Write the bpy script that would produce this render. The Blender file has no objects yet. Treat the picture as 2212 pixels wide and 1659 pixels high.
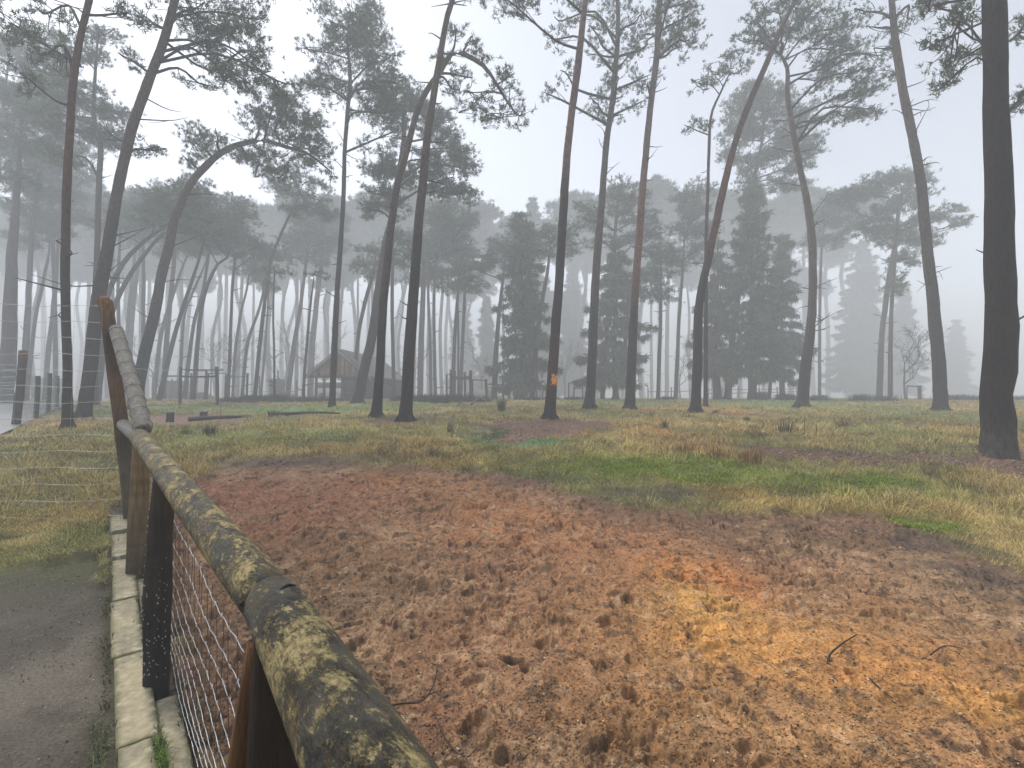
import bpy, math, random
import numpy as np
from mathutils import Vector
R = math.radians
# ------------------------------------------------------------------ camera, world, sun, exposure
SC = bpy.context.scene
F = 1020.0; CX, CY = 1106.0, 829.5           # design camera in units of a 2212 x 1659 picture
CAMZ = 1.6; PITCH = math.atan(29.5 / F)
cam_d = bpy.data.cameras.new('camera'); cam = bpy.data.objects.new('camera', cam_d)
SC.collection.objects.link(cam); SC.camera = cam
cam.location = (0, 0, CAMZ); cam.rotation_euler = (R(90) + PITCH, 0, 0)
cam_d.sensor_width = 36; cam_d.lens = 36 * F / 2212; cam_d.clip_start = 0.02; cam_d.clip_end = 2000
W = bpy.data.worlds.new('World'); SC.world = W; W.use_nodes = True
wn = W.node_tree; wn.nodes.clear()
sky = wn.nodes.new('ShaderNodeTexSky'); sky.sky_type = 'NISHITA'; sky.sun_disc = False
sky.sun_elevation = R(57); sky.sun_rotation = R(-50); sky.dust_density = 1; sky.air_density = 1.0; sky.ozone_density = 1.0
hs = wn.nodes.new('ShaderNodeHueSaturation'); hs.inputs['Saturation'].default_value = 0.32; hs.inputs['Value'].default_value = 1.0
bg = wn.nodes.new('ShaderNodeBackground'); bg.inputs['Strength'].default_value = 0.085
wo = wn.nodes.new('ShaderNodeOutputWorld')
wn.links.new(sky.outputs[0], hs.inputs['Color']); wn.links.new(hs.outputs[0], bg.inputs[0]); wn.links.new(bg.outputs[0], wo.inputs[0])
sun_d = bpy.data.lights.new('sun', 'SUN'); sun_d.energy = 1.5; sun_d.angle = R(12); sun_d.color = (1.0, 0.95, 0.87)
sun = bpy.data.objects.new('sun', sun_d); SC.collection.objects.link(sun)
sun.rotation_euler = (R(-33), 0, R(50))
SC.view_settings.view_transform = 'Standard'; SC.view_settings.look = 'None'
SC.view_settings.gamma = 1.0; SC.view_settings.exposure = 1.62; SC.view_settings.use_curve_mapping = False
cy = SC.cycles
cy.max_bounces = 6; cy.diffuse_bounces = 3; cy.glossy_bounces = 2; cy.transmission_bounces = 2
cy.volume_bounces = 3; cy.transparent_max_bounces = 8; cy.sample_clamp_indirect = 4
cy.use_adaptive_sampling = True; cy.adaptive_threshold = 0.02
try:
    cy.use_denoising = True; cy.denoiser = 'OPENIMAGEDENOISE'
except Exception: pass
HAZE = 0.0098
# ------------------------------------------------------------------ helpers
rng = np.random.default_rng(7); random.seed(7)
def setp(o, label=None, cat=None, group=None, kind=None):
    if label: o['label'] = label
    if cat: o['category'] = cat
    if group: o['group'] = group
    if kind: o['kind'] = kind
    return o
def empty(name, loc, label=None, cat=None, group=None):
    o = bpy.data.objects.new(name, None); SC.collection.objects.link(o); o.location = loc
    o.empty_display_size = 0.2
    return setp(o, label, cat, group)
def h2(ix, iy, s):
    n = (ix.astype(np.int64) * 374761393 + iy.astype(np.int64) * 668265263 + s * 1274126177) & 0xffffffff
    n = ((n ^ (n >> 13)) * 1274126177) & 0xffffffff
    n = ((n ^ (n >> 16)) * 2246822519) & 0xffffffff
    return ((n ^ (n >> 15)) & 0xffffff) / float(0xffffff)
def vn(x, y, s=0):
    ix = np.floor(x); iy = np.floor(y); fx = x - ix; fy = y - iy
    fx = fx * fx * fx * (fx * (fx * 6 - 15) + 10); fy = fy * fy * fy * (fy * (fy * 6 - 15) + 10)
    a = h2(ix, iy, s); b = h2(ix + 1, iy, s); c = h2(ix, iy + 1, s); d = h2(ix + 1, iy + 1, s)
    return (a + (b - a) * fx + (c - a) * fy + (a - b - c + d) * fx * fy) * 2 - 1
def fbm(x, y, o=4, s=0, g=0.5):
    t = 0 * x; a = 1.0; n = 0
    for k in range(o):
        t = t + a * vn(x, y, s + k * 17); n += a; a *= g
        x, y = x * 1.63 + y * 1.21 + 3.1, y * 1.63 - x * 1.21 + 7.7
    return t / n
def sstep(a, b, x):
    t = np.clip((x - a) / (b - a), 0, 1); return t * t * (3 - 2 * t)
class MB:
    "collects arrays of vertices and faces; build() links ONE mesh object"
    def __init__(s): s.v = []; s.f = []; s.c = []; s.n = 0
    def add(s, v, *faces, col=None):
        v = np.asarray(v, np.float32).reshape(-1, 3)
        for f in faces: s.f.append(np.asarray(f, np.int64) + s.n)
        s.v.append(v); s.n += len(v)
        if col is None: col = (1, 1, 1)
        c = np.ones((len(v), 4), np.float32); c[:, :3] = col; s.c.append(c)
        return s
    def build(s, name, mat, parent=None, smooth=True, origin=None):
        v = np.concatenate(s.v); c = np.concatenate(s.c)
        if origin is not None: v = v - np.asarray(origin, np.float32)
        loops = np.concatenate([f.ravel() for f in s.f]); sizes = np.concatenate([np.full(len(f), f.shape[1]) for f in s.f])
        me = bpy.data.meshes.new(name)
        me.vertices.add(len(v)); me.vertices.foreach_set('co', v.astype(np.float32).ravel())
        me.loops.add(len(loops)); me.loops.foreach_set('vertex_index', loops.astype(np.int32))
        me.polygons.add(len(sizes)); st = np.concatenate([[0], np.cumsum(sizes)[:-1]])
        me.polygons.foreach_set('loop_start', st.astype(np.int32))
        try: me.polygons.foreach_set('loop_total', sizes.astype(np.int32))
        except Exception: pass
        if smooth: me.polygons.foreach_set('use_smooth', np.ones(len(sizes), bool))
        me.update(calc_edges=True)
        at = me.color_attributes.new('Col', 'FLOAT_COLOR', 'POINT'); at.data.foreach_set('color', c.ravel())
        if not smooth: pass
        me.materials.append(mat)
        o = bpy.data.objects.new(name, me); SC.collection.objects.link(o)
        if parent is not None: o.parent = parent
        return o
def catmull(P, n):
    P = np.asarray(P, float); k = len(P)
    Q = np.vstack([2 * P[0] - P[1], P, 2 * P[-1] - P[-2]])
    t = np.linspace(0, k - 1 - 1e-6, n); i = t.astype(int); u = (t - i)[:, None]
    a, b, c, d = Q[i], Q[i + 1], Q[i + 2], Q[i + 3]
    return 0.5 * ((2 * b) + (-a + c) * u + (2 * a - 5 * b + 4 * c - d) * u * u + (-a + 3 * b - 3 * c + d) * u ** 3)
def tubes(mb, P, Rd, sides=4, col=None, cap=True, noise=0.0, ns=3.0, fl=None):
    "P (N,K,3) centre lines, Rd (N,K) radii"
    P = np.asarray(P, float); Rd = np.asarray(Rd, float)
    if P.ndim == 2: P = P[None]; Rd = Rd[None]
    N, K, _ = P.shape
    T = np.gradient(P, axis=1); T /= np.linalg.norm(T, axis=2, keepdims=True) + 1e-9
    ref = np.where((np.abs(T[:, :1, 2:3]) > 0.9), np.array([1.0, 0, 0]), np.array([0, 0, 1.0]))
    ref = np.broadcast_to(ref, T.shape)
    A = np.cross(T, ref); A /= np.linalg.norm(A, axis=2, keepdims=True) + 1e-9
    B = np.cross(T, A)
    ang = np.arange(sides) * 2 * math.pi / sides
    rr = Rd[:, :, None] * np.ones(sides)
    if noise:
        L = np.cumsum(np.linalg.norm(np.diff(P, axis=1, prepend=P[:, :1]), axis=2), axis=1)[:, :, None]
        rr = rr * (1 + noise * fbm(np.cos(ang)[None, None] * ns + 9 * np.arange(N)[:, None, None] + L * ns * .9, np.sin(ang)[None, None] * ns + L * ns * .6, 3, 5))
    V = P[:, :, None] + rr[..., None] * (np.cos(ang)[None, None, :, None] * A[:, :, None] + np.sin(ang)[None, None, :, None] * B[:, :, None])
    V = V.reshape(-1, 3)
    n, k, s = np.meshgrid(np.arange(N), np.arange(K - 1), np.arange(sides), indexing='ij')
    s2 = (s + 1) % sides; b = n * K * sides + k * sides
    q = np.stack([b + s, b + s2, b + sides + s2, b + sides + s], -1).reshape(-1, 4)[:, ::-1]
    fs = [q]
    if cap and sides > 2:
        for e in (0, K - 1):
            base = np.arange(N) * K * sides + e * sides
            f = base[:, None] + (np.arange(sides) if e == 0 else np.arange(sides)[::-1])[None]
            fs.append(f)
    if col is not None:
        col = np.asarray(col, float)
        if col.ndim == 3: col = np.repeat(col.reshape(N * K, 3), sides, axis=0)
    mb.add(V, *fs, col=col); return mb
def box(mb, c, s, rz=0, col=None, bev=0.0, jit=0.0):
    "bevelled box by 8 corner rings"
    sx, sy, sz = [a / 2 for a in s]; b = min(bev, sx * .45, sy * .45, sz * .45)
    def ring(ix, iy, z): return [(-ix, -iy, z), (ix, -iy, z), (ix, iy, z), (-ix, iy, z)]
    if b > 0:
        v = ring(sx - b, sy - b, -sz) + ring(sx, sy, -sz + b) + ring(sx, sy, sz - b) + ring(sx - b, sy - b, sz)
    else: v = ring(sx, sy, -sz) + ring(sx, sy, sz)
    v = np.array(v, float)
    if jit: v += rng.normal(0, jit, v.shape)
    m = len(v) // 4; f = [[0, 3, 2, 1], [4 * m - 4, 4 * m - 3, 4 * m - 2, 4 * m - 1]]
    for k in range(m - 1):
        for j in range(4): f.append([4 * k + j, 4 * k + (j + 1) % 4, 4 * k + 4 + (j + 1) % 4, 4 * k + 4 + j])
    ca, sa = math.cos(rz), math.sin(rz)
    v = np.stack([v[:, 0] * ca - v[:, 1] * sa + c[0], v[:, 0] * sa + v[:, 1] * ca + c[1], v[:, 2] + c[2]], 1)
    mb.add(v, np.array(f), col=col); return mb
# ------------------------------------------------------------------ terrain
_Yk = [-400, 0, 4.2, 6.3, 9, 13, 18, 25, 35, 45, 90, 400]
_Gk = [0, 0, 0.0, 0.10, 0.42, 0.66, 0.86, 1.13, 1.38, 1.46, 1.5, 1.5]
_ty = np.linspace(-20, 100, 2401); _tg = np.interp(_ty, _Yk, _Gk)
_kk = np.exp(-0.5 * (np.arange(-40, 41) / 14.) ** 2); _kk /= _kk.sum()
_tg = np.convolve(np.pad(_tg, 40, 'edge'), _kk, 'valid')
def G(y): return np.interp(y, _ty, _tg)
cp, sp = math.cos(PITCH), math.sin(PITCH)
def ray(px, py):
    a = (px - CX) / F; b = -(py - CY) / F
    return np.array([a, cp - b * sp, sp + b * cp])
def at(px, py, Y):
    d = ray(px, py); return np.array([0, 0, CAMZ]) + d * (Y / d[1])
def hit(px, py):
    d = ray(px, py); Y = np.concatenate([np.linspace(.5, 12, 1200), np.linspace(12, 120, 4000)])
    z = CAMZ + d[2] / d[1] * Y; k = np.argmax(z <= G(Y))
    if z[k] > G(Y[k]): k = len(Y) - 1
    return np.array([d[0] / d[1] * Y[k], Y[k], G(Y[k])])
FD = 0.854                                    # the fence runs along x = s - FD * y
def side(x, y): return x + FD * y
def polyw(V): return np.array([hit(*p)[:2] for p in V])
def sdist(P, x, y):
    "signed distance, positive inside the polygon"
    d = np.full(x.shape, 1e9); ins = np.zeros(x.shape, bool)
    for i in range(len(P)):
        a = P[i]; b = P[(i + 1) % len(P)]; e = b - a
        t = np.clip(((x - a[0]) * e[0] + (y - a[1]) * e[1]) / (e @ e + 1e-12), 0, 1)
        d = np.minimum(d, np.hypot(x - a[0] - t * e[0], y - a[1] - t * e[1]))
        c = (a[1] > y) != (b[1] > y)
        xi = a[0] + (y - a[1]) * e[0] / (e[1] if abs(e[1]) > 1e-9 else 1e-9)
        ins ^= c & (x < xi)
    return np.where(ins, d, -d)
MUD1 = polyw([(352, 1040), (420, 1022), (480, 1005), (620, 988), (700, 988), (800, 997), (900, 1008), (1000, 1022), (1080, 1012),
              (1200, 1042), (1262, 1068), (1330, 1096), (1450, 1104), (1560, 1096), (1700, 1106), (1850, 1108), (1950, 1130), (2060, 1180), (2212, 1238)])
MUD1 = np.vstack([MUD1, [[9, 3.5], [9, -6], [0.38 + FD * 6, -6], [0.38 - FD * 5.4, 5.4]]])
MUD2 = polyw([(1030, 918), (1110, 910), (1190, 905), (1330, 912), (1345, 922), (1240, 935), (1190, 946), (1080, 957), (1046, 945)])
MUD3 = polyw([(1560, 966), (1700, 966), (1860, 980), (1990, 985), (2120, 975), (2212, 972), (2400, 980), (2400, 1040), (2212, 1036), (2050, 1012), (1850, 1002), (1700, 985)])
MUD4 = polyw([(770, 912), (850, 906), (960, 908), (950, 916), (860, 920), (790, 920)])
MUD5 = polyw([(300, 900), (420, 894), (520, 900), (520, 912), (400, 918), (310, 914)])
def mudmask(x, y):
    n = fbm(x * 1.1, y * 1.1, 4, 31) ; n2 = fbm(x * 5, y * 5, 3, 33)
    m = sstep(-.25, .25, sdist(MUD1, x, y) + .45 * n + .22 * n2)
    m = np.where(side(x, y) < .40, 0, m)
    for P, a in ((MUD2, .7), (MUD3, .55), (MUD4, .5), (MUD5, .6)):
        m = np.maximum(m, sstep(-.3, .3, sdist(P, x, y) + a * n + .3 * n2))
    return m
def pathmask(x, y):
    n = fbm(x * 1.7, y * 1.7, 3, 41)
    return sstep(-.1, .12, (4.75 + .35 * n - y)) * sstep(.1, .0, side(x, y))
ROADL = polyw([(0, 940), (40, 922), (80, 902), (125, 882), (175, 873), (200, 870)])
ROAD = np.vstack([ROADL, [[ROADL[-1][0] - 12, 60], [-120, 60], [-120, ROADL[0][1] - 12], [ROADL[0][0] - 9, ROADL[0][1] - 9]]])
def mudrelief(x, y):
    wx = x + .10 * fbm(x * 3, y * 3, 3, 51); wy = y + .10 * fbm(x * 3 + 9, y * 3, 3, 52)
    h = .035 * fbm(wx * 1.6, wy * 1.6, 3, 61) + .030 * (.5 - np.abs(fbm(wx * 3.1, wy * 3.6, 3, 75)) * 2.4) * sstep(-.3, .3, fbm(x * .8, y * .8, 2, 76))
    r = fbm(wx * 6, wy * 6.5, 4, 62, .6)                      # trodden clods: plateaus cut by sharp edges
    am = .45 + .9 * sstep(-.35, .4, fbm(x * 1.1, y * 1.1, 3, 60))   # smoother and rougher places
    h = h + am * (.017 * np.tanh(r * 3.2) + .012 * np.abs(fbm(wx * 9, wy * 12, 3, 69, .6)) * 2 + .010 * np.tanh(4 * fbm(wx * 17, wy * 20, 3, 67, .6)))
    h = h + am * .004 * np.tanh(3 * fbm(x * 38, y * 44, 2, 66)) + .002 * fbm(x * 85, y * 85, 2, 68)
    for cs, p, dep, sd in ((.27, .34, .06, 71), (.14, .30, .038, 72), (.06, .12, .016, 74)):
        best = np.zeros(x.shape); gx = np.floor(wx / cs); gy = np.floor(wy / cs)
        for i in (-1, 0, 1):
            for j in (-1, 0, 1):
                cx_, cy_ = gx + i, gy + j; on = h2(cx_, cy_, sd) < p
                px = (cx_ + h2(cx_, cy_, sd + 100)) * cs; py = (cy_ + h2(cx_, cy_, sd + 200)) * cs
                el = .6 + .8 * h2(cx_, cy_, sd + 500); rad = cs * (.14 + .26 * h2(cx_, cy_, sd + 300) ** 2); d = np.hypot((wx - px) * el, (wy - py)) / rad + .25 * fbm(x * 22, y * 22, 2, sd)
                k = np.where(d < 1, -(1 - np.clip(d, 0, 1) ** 4), .4 * np.exp(-((d - 1.2) / .2) ** 2)) * on * (.3 + .9 * h2(cx_, cy_, sd + 400))
                best = np.where(np.abs(k) > np.abs(best), k, best)
        h = h + dep * best
    return h
def ell(cx, cy, rx, ry):
    c = hit(cx, cy); a = hit(cx, cy - ry); b = hit(cx, cy + ry)
    return c[0], c[1], rx * c[1] / F, max(abs(a[1] - b[1]) / 2, .1)
def inf(E, x, y, k=1.0, n=0):
    return np.exp(-(((x - E[0]) / E[2]) ** 2 + ((y - E[1]) / E[3]) ** 2 + n) * k)
ORG = [(ell(*e[:4]), e[4]) for e in [(1750, 1420, 420, 170, (.30, .155, .050)), (1400, 1330, 260, 110, (.27, .135, .055)), (900, 1100, 330, 80, (.23, .112, .050)), (1470, 1225, 75, 35, (.42, .165, .035)), (1590, 1270, 60, 40, (.36, .13, .04)), (1530, 1300, 80, 35, (.50, .275, .075)), (1620, 1370, 150, 50, (.50, .25, .065)),
      (2090, 1490, 90, 50, (.50, .26, .07)), (1900, 1420, 190, 60, (.40, .19, .06)), (880, 1040, 150, 26, (.32, .15, .055)), (1100, 1110, 120, 40, (.31, .135, .05)),
      (480, 1060, 90, 30, (.26, .10, .045)), (650, 1080, 170, 45, (.29, .12, .06)), (1300, 1170, 150, 40, (.30, .14, .06)), (1700, 1560, 120, 60, (.36, .20, .09)), (2120, 1620, 140, 60, (.34, .18, .08))]]
GRN = [(ell(*e[:4]), e[4]) for e in [(1420, 1008, 190, 24, (.115, .165, .018)), (1330, 1000, 90, 14, (.13, .18, .02)), (1860, 1050, 150, 28, (.115, .155, .02)), (1600, 1030, 120, 18, (.12, .16, .02)),
      (2010, 1138, 60, 12, (.14, .19, .02)), (1060, 938, 45, 16, (.10, .22, .085)), (1150, 955, 80, 9, (.09, .19, .08)), (700, 940, 90, 12, (.13, .2, .06)),
      (640, 884, 160, 7, (.11, .19, .05)), (860, 878, 90, 6, (.11, .19, .05)), (1310, 870, 80, 4, (.11, .2, .06)), (1650, 872, 150, 5, (.12, .2, .06)),
      (2050, 900, 160, 12, (.14, .17, .05)), (1900, 930, 120, 14, (.17, .17, .05)), (150, 960, 200, 40, (.12, .12, .03)), (90, 1060, 160, 60, (.14, .13, .035)), (330, 885, 130, 10, (.12, .17, .05)), (520, 950, 150, 18, (.16, .17, .04)), (200, 1150, 60, 14, (.11, .14, .03))]]
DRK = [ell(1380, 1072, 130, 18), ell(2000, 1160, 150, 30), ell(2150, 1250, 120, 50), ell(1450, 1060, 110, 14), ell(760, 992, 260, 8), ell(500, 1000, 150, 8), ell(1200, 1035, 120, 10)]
def mix(a, b, t): return a + (b - a) * t[..., None]
def mudcol(x, y):
    n = fbm(x * .9, y * .9, 4, 81); n2 = fbm(x * 4, y * 4, 3, 82); n3 = fbm(x * 14, y * 14, 2, 83)
    c = mix(np.array([.135, .077, .037]), np.array([.275, .170, .092]), sstep(-.3, .5, n + .6 * n2))
    c = mix(c, np.array([.22, .10, .05]), sstep(-.1, .6, fbm(x * .7 + 5, y * .7, 3, 84)) * .55)
    for E, k in ORG: c = mix(c, np.array(k) * 1.0, np.clip(1.35 * inf(E, x, y, .9, .9 * n2 + .7 * n + .5 * n3), 0, 1) * (.74 + .26 * n3))
    for P in (MUD2, MUD3, MUD4, MUD5):
        c = mix(c, np.array([.14, .075, .055]), sstep(-.6, .2, sdist(P, x, y)) * .85)
    c = mix(c, np.array([.05, .032, .02]), sstep(.16, .42, fbm(x * 9, y * 13, 4, 85, .65)) * .65); c = mix(c, np.array([.40, .27, .15]), sstep(.2, .5, fbm(x * 7 + 3, y * 9, 4, 86, .65)) * .45)
    e = sstep(.9, .0, sdist(MUD1, x, y) + .5 * n); c = mix(c, np.array([.12, .06, .035]), e * .55)
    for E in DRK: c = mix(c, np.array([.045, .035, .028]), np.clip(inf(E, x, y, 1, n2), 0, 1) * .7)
    return c * (1 + .25 * n3 + .3 * fbm(x * 40, y * 48, 2, 87))[..., None]
def grasscol(x, y):
    n = fbm(x * .55, y * .55, 4, 91); n2 = fbm(x * 2.3, y * 2.3, 3, 92); n3 = fbm(x * .3 + 4, y * .22, 3, 93)
    c = mix(np.array([.46, .345, .125]), np.array([.24, .235, .075]), sstep(-.40, .30, n + .4 * n2))
    c = mix(c, np.array([.52, .28, .09]), sstep(.1, .5, n3) * .6)
    c = mix(c, np.array([.10, .085, .035]), sstep(.12, .5, n2) * .7)
    for E, k in GRN: c = mix(c, np.array(k) * 1.5, np.clip(1.35 * inf(E, x, y, .9, .5 * n2), 0, 1))
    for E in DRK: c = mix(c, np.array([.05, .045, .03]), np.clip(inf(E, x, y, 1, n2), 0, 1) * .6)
    return c * 1.12
def relief(x, y, m):
    r = np.hypot(x, y)
    near = sstep(60, 15, r)
    tus = .085 * fbm(x * 1.3, y * 1.3, 3, 101) + .055 * fbm(x * 4, y * 4, 3, 102) * near
    z = tus * sstep(3.5, 7, y) * (1 - m)
    return z
def height(x, y):
    "ground height used for standing things on it"
    x = np.atleast_1d(np.asarray(x, float)); y = np.atleast_1d(np.asarray(y, float))
    m = mudmask(x, y); return (G(y) + relief(x, y, m) - .05 * m * sstep(20, 5, y))
def nt(name):
    m = bpy.data.materials.new(name); m.use_nodes = True; t = m.node_tree
    b = t.nodes['Principled BSDF']; return m, t, b
def N(t, typ, **kw):
    n = t.nodes.new(typ)
    for k, v in kw.items():
        if k in n.inputs: n.inputs[k].default_value = v
        else: setattr(n, k, v)
    return n
def attr_mat(name, rough=.8, nscale=8, namt=.35, bump=0.3, bscale=30, spec=.3, stretch=None, dist=.02, noise2=None):
    "colour from the mesh's own colours, broken up by procedural noise, with bump"
    m, t, b = nt(name); a = N(t, 'ShaderNodeVertexColor'); a.layer_name = 'Col'
    tc = N(t, 'ShaderNodeTexCoord'); mp = N(t, 'ShaderNodeMapping')
    if stretch: mp.inputs['Scale'].default_value = stretch
    t.links.new(tc.outputs['Object'], mp.inputs[0])
    n = N(t, 'ShaderNodeTexNoise', Scale=nscale, Detail=6, Roughness=.65); t.links.new(mp.outputs[0], n.inputs['Vector'])
    mr = N(t, 'ShaderNodeMapRange'); mr.inputs[1].default_value = .3; mr.inputs[2].default_value = .7
    mr.inputs[3].default_value = 1 - namt; mr.inputs[4].default_value = 1 + namt
    t.links.new(n.outputs[0], mr.inputs[0])
    mu = N(t, 'ShaderNodeVectorMath', operation='SCALE'); t.links.new(a.outputs[0], mu.inputs[0]); t.links.new(mr.outputs[0], mu.inputs['Scale'])
    t.links.new(mu.outputs[0], b.inputs['Base Color'])
    b.inputs['Roughness'].default_value = rough; b.inputs['Specular IOR Level'].default_value = spec
    if bump:
        n2 = N(t, 'ShaderNodeTexNoise', Scale=bscale, Detail=7, Roughness=.7); t.links.new(mp.outputs[0], n2.inputs['Vector'])
        bp = N(t, 'ShaderNodeBump', Strength=bump, Distance=dist); t.links.new(n2.outputs[0], bp.inputs['Height']); t.links.new(bp.outputs[0], b.inputs['Normal'])
    return m
M_ground = attr_mat('soil_and_turf', .7, 60, .45, .8, 60, .25, dist=.01)
M_path = attr_mat('gritty_path', .9, 70, .5, .9, 90, .15, dist=.012)
M_road = attr_mat('wet_asphalt', .45, 6, .15, .3, 80, .4)
M_grass = attr_mat('dry_grass', .75, 3, .15, 0, spec=.2)
M_needle = attr_mat('needles', .7, 4, .25, 0, spec=.25)
M_bark = attr_mat('pine_bark', .9, 9, .65, 1.0, 11, .15, stretch=(1.8, 1.8, .6), dist=.09)
M_twig = attr_mat('twigs', .85, 9, .2, 0, spec=.2)
M_stone = attr_mat('kerb_stone', .85, 26, .30, .6, 90, .2, dist=.003)
M_wood = attr_mat('weathered_post', .75, 7, .45, .9, 18, .3, stretch=(5, 5, .6), dist=.02)
M_wire = attr_mat('galvanised_wire', .35, 20, .2, 0, spec=.6); M_wire.node_tree.nodes['Principled BSDF'].inputs['Metallic'].default_value = .6
M_pebble = attr_mat('pebbles', .7, 20, .2, 0, spec=.3)
M_boards = attr_mat('old_boards', .8, 4, .3, .5, 14, .3, stretch=(1, 1, .2))
def rail_mat(name, dark, grey, lich, thr, sc=6):
    m, t, b = nt(name); tc = N(t, 'ShaderNodeTexCoord'); mp = N(t, 'ShaderNodeMapping'); mp.inputs['Rotation'].default_value = (0, 0, -math.atan(FD))
    mp2 = N(t, 'ShaderNodeMapping'); mp2.inputs['Scale'].default_value = (1, .5, 1)
    t.links.new(tc.outputs['Object'], mp.inputs[0]); t.links.new(mp.outputs[0], mp2.inputs[0])
    def noise(scale, rough=.7, dist=0.0): n = N(t, 'ShaderNodeTexNoise', Scale=scale, Detail=12, Roughness=rough, Distortion=dist); t.links.new(mp2.outputs[0], n.inputs['Vector']); return n.outputs[0]
    def ramp(src, a, ca, b_, cb): r = N(t, 'ShaderNodeValToRGB'); e = r.color_ramp.elements; e[0].position = a; e[0].color = (*ca, 1); e[1].position = b_; e[1].color = (*cb, 1); t.links.new(src, r.inputs[0]); return r.outputs[0]
    def mixc(f, a, b_): x = N(t, 'ShaderNodeMixRGB'); t.links.new(f, x.inputs[0]); t.links.new(a, x.inputs[1]); t.links.new(b_, x.inputs[2]); return x.outputs[0]
    fine = noise(sc * 22, .75)
    base = ramp(noise(sc * 4, .85), .40, dark, .60, grey)
    lc = ramp(fine, .38, tuple(c * .3 for c in lich), .58, lich)
    big = ramp(noise(sc * 1.7, .88, .15), thr, (0, 0, 0), thr + .018, (1, 1, 1)); dots = ramp(noise(sc * 8, .7), .59, (0, 0, 0), .61, (1, 1, 1))
    brown = ramp(noise(sc * 2.2, .8), 0.53, (0, 0, 0), .60, (1, 1, 1)); bc = ramp(fine, .3, (.02, .014, .01), .7, (.20, .125, .05))
    c = mixc(brown, base, bc); c = mixc(big, c, lc); c = mixc(dots, c, lc); t.links.new(c, b.inputs['Base Color'])
    rr = N(t, 'ShaderNodeMapRange'); rr.inputs[3].default_value = .45; rr.inputs[4].default_value = .85; t.links.new(big, rr.inputs[0]); t.links.new(rr.outputs[0], b.inputs['Roughness']); b.inputs['Specular IOR Level'].default_value = .25
    ad = N(t, 'ShaderNodeMath', operation='MULTIPLY_ADD'); ad.inputs[1].default_value = .8; t.links.new(big, ad.inputs[0]); t.links.new(fine, ad.inputs[2])
    wv = N(t, 'ShaderNodeTexNoise', Scale=1.0, Detail=6, Roughness=.7); mp3 = N(t, 'ShaderNodeMapping'); mp3.inputs['Scale'].default_value = (70, 5, 70); t.links.new(mp.outputs[0], mp3.inputs[0]); t.links.new(mp3.outputs[0], wv.inputs['Vector'])
    ad2 = N(t, 'ShaderNodeMath', operation='ADD'); t.links.new(ad.outputs[0], ad2.inputs[0]); t.links.new(wv.outputs[0], ad2.inputs[1])
    bp = N(t, 'ShaderNodeBump', Strength=1.0, Distance=.012); t.links.new(ad2.outputs[0], bp.inputs['Height']); t.links.new(bp.outputs[0], b.inputs['Normal'])
    return m
M_rail = rail_mat('mossy_rail', (.012, .012, .011), (.12, .112, .088), (.48, .39, .19), .50)
M_rail_far = rail_mat('grey_rail', (.09, .082, .07), (.24, .225, .20), (.28, .26, .13), .66)

def build_ground():
    aF = np.radians(np.linspace(-57, 57, 1300)); aB = np.radians(np.linspace(57, 303, 52))[1:-1]
    ang = np.concatenate([aF, aB])
    r = np.concatenate([[.02, .3, .6, .9, 1.2], np.geomspace(1.6, 12, 760), np.geomspace(12, 360, 170)[1:]])
    A, Rr = np.meshgrid(ang, r); x = Rr * np.sin(A); y = Rr * np.cos(A)
    m = mudmask(x, y); z = G(y) + relief(x, y, m)
    fade = sstep(26, 9, Rr)
    z += m * (mudrelief(x, y) - .02) * (.25 + .75 * fade)
    s = side(x, y); pm = pathmask(x, y)
    z -= .09 * pm                                     # bed under the path sheet
    kerb = sstep(-.02, .03, s) * sstep(.46, .42, s) * sstep(6.6, 6.4, y)
    z -= .07 * kerb
    rd = sstep(-.5, .5, sdist(ROAD, x, y)); z -= .12 * rd
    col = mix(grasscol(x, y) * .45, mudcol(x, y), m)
    col = mix(col, np.array([.06, .048, .035]), kerb)
    nr, na = x.shape; i, j = np.meshgrid(np.arange(nr - 1), np.arange(na), indexing='ij'); j2 = (j + 1) % na
    q = np.stack([i * na + j, i * na + j2, (i + 1) * na + j2, (i + 1) * na + j], -1).reshape(-1, 4)[:, ::-1]
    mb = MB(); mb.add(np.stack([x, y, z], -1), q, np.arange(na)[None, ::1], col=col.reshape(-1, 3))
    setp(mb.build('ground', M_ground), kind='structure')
build_ground()
def sheet(name, X, Y, Z, C, mat):
    n, m_ = X.shape; i, j = np.meshgrid(np.arange(n - 1), np.arange(m_ - 1), indexing='ij')
    q = np.stack([i * m_ + j, i * m_ + j + 1, (i + 1) * m_ + j + 1, (i + 1) * m_ + j], -1).reshape(-1, 4)
    mb = MB(); mb.add(np.stack([X, Y, Z], -1), q, col=C.reshape(-1, 3)); return setp(mb.build(name, mat), kind='structure')
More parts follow.
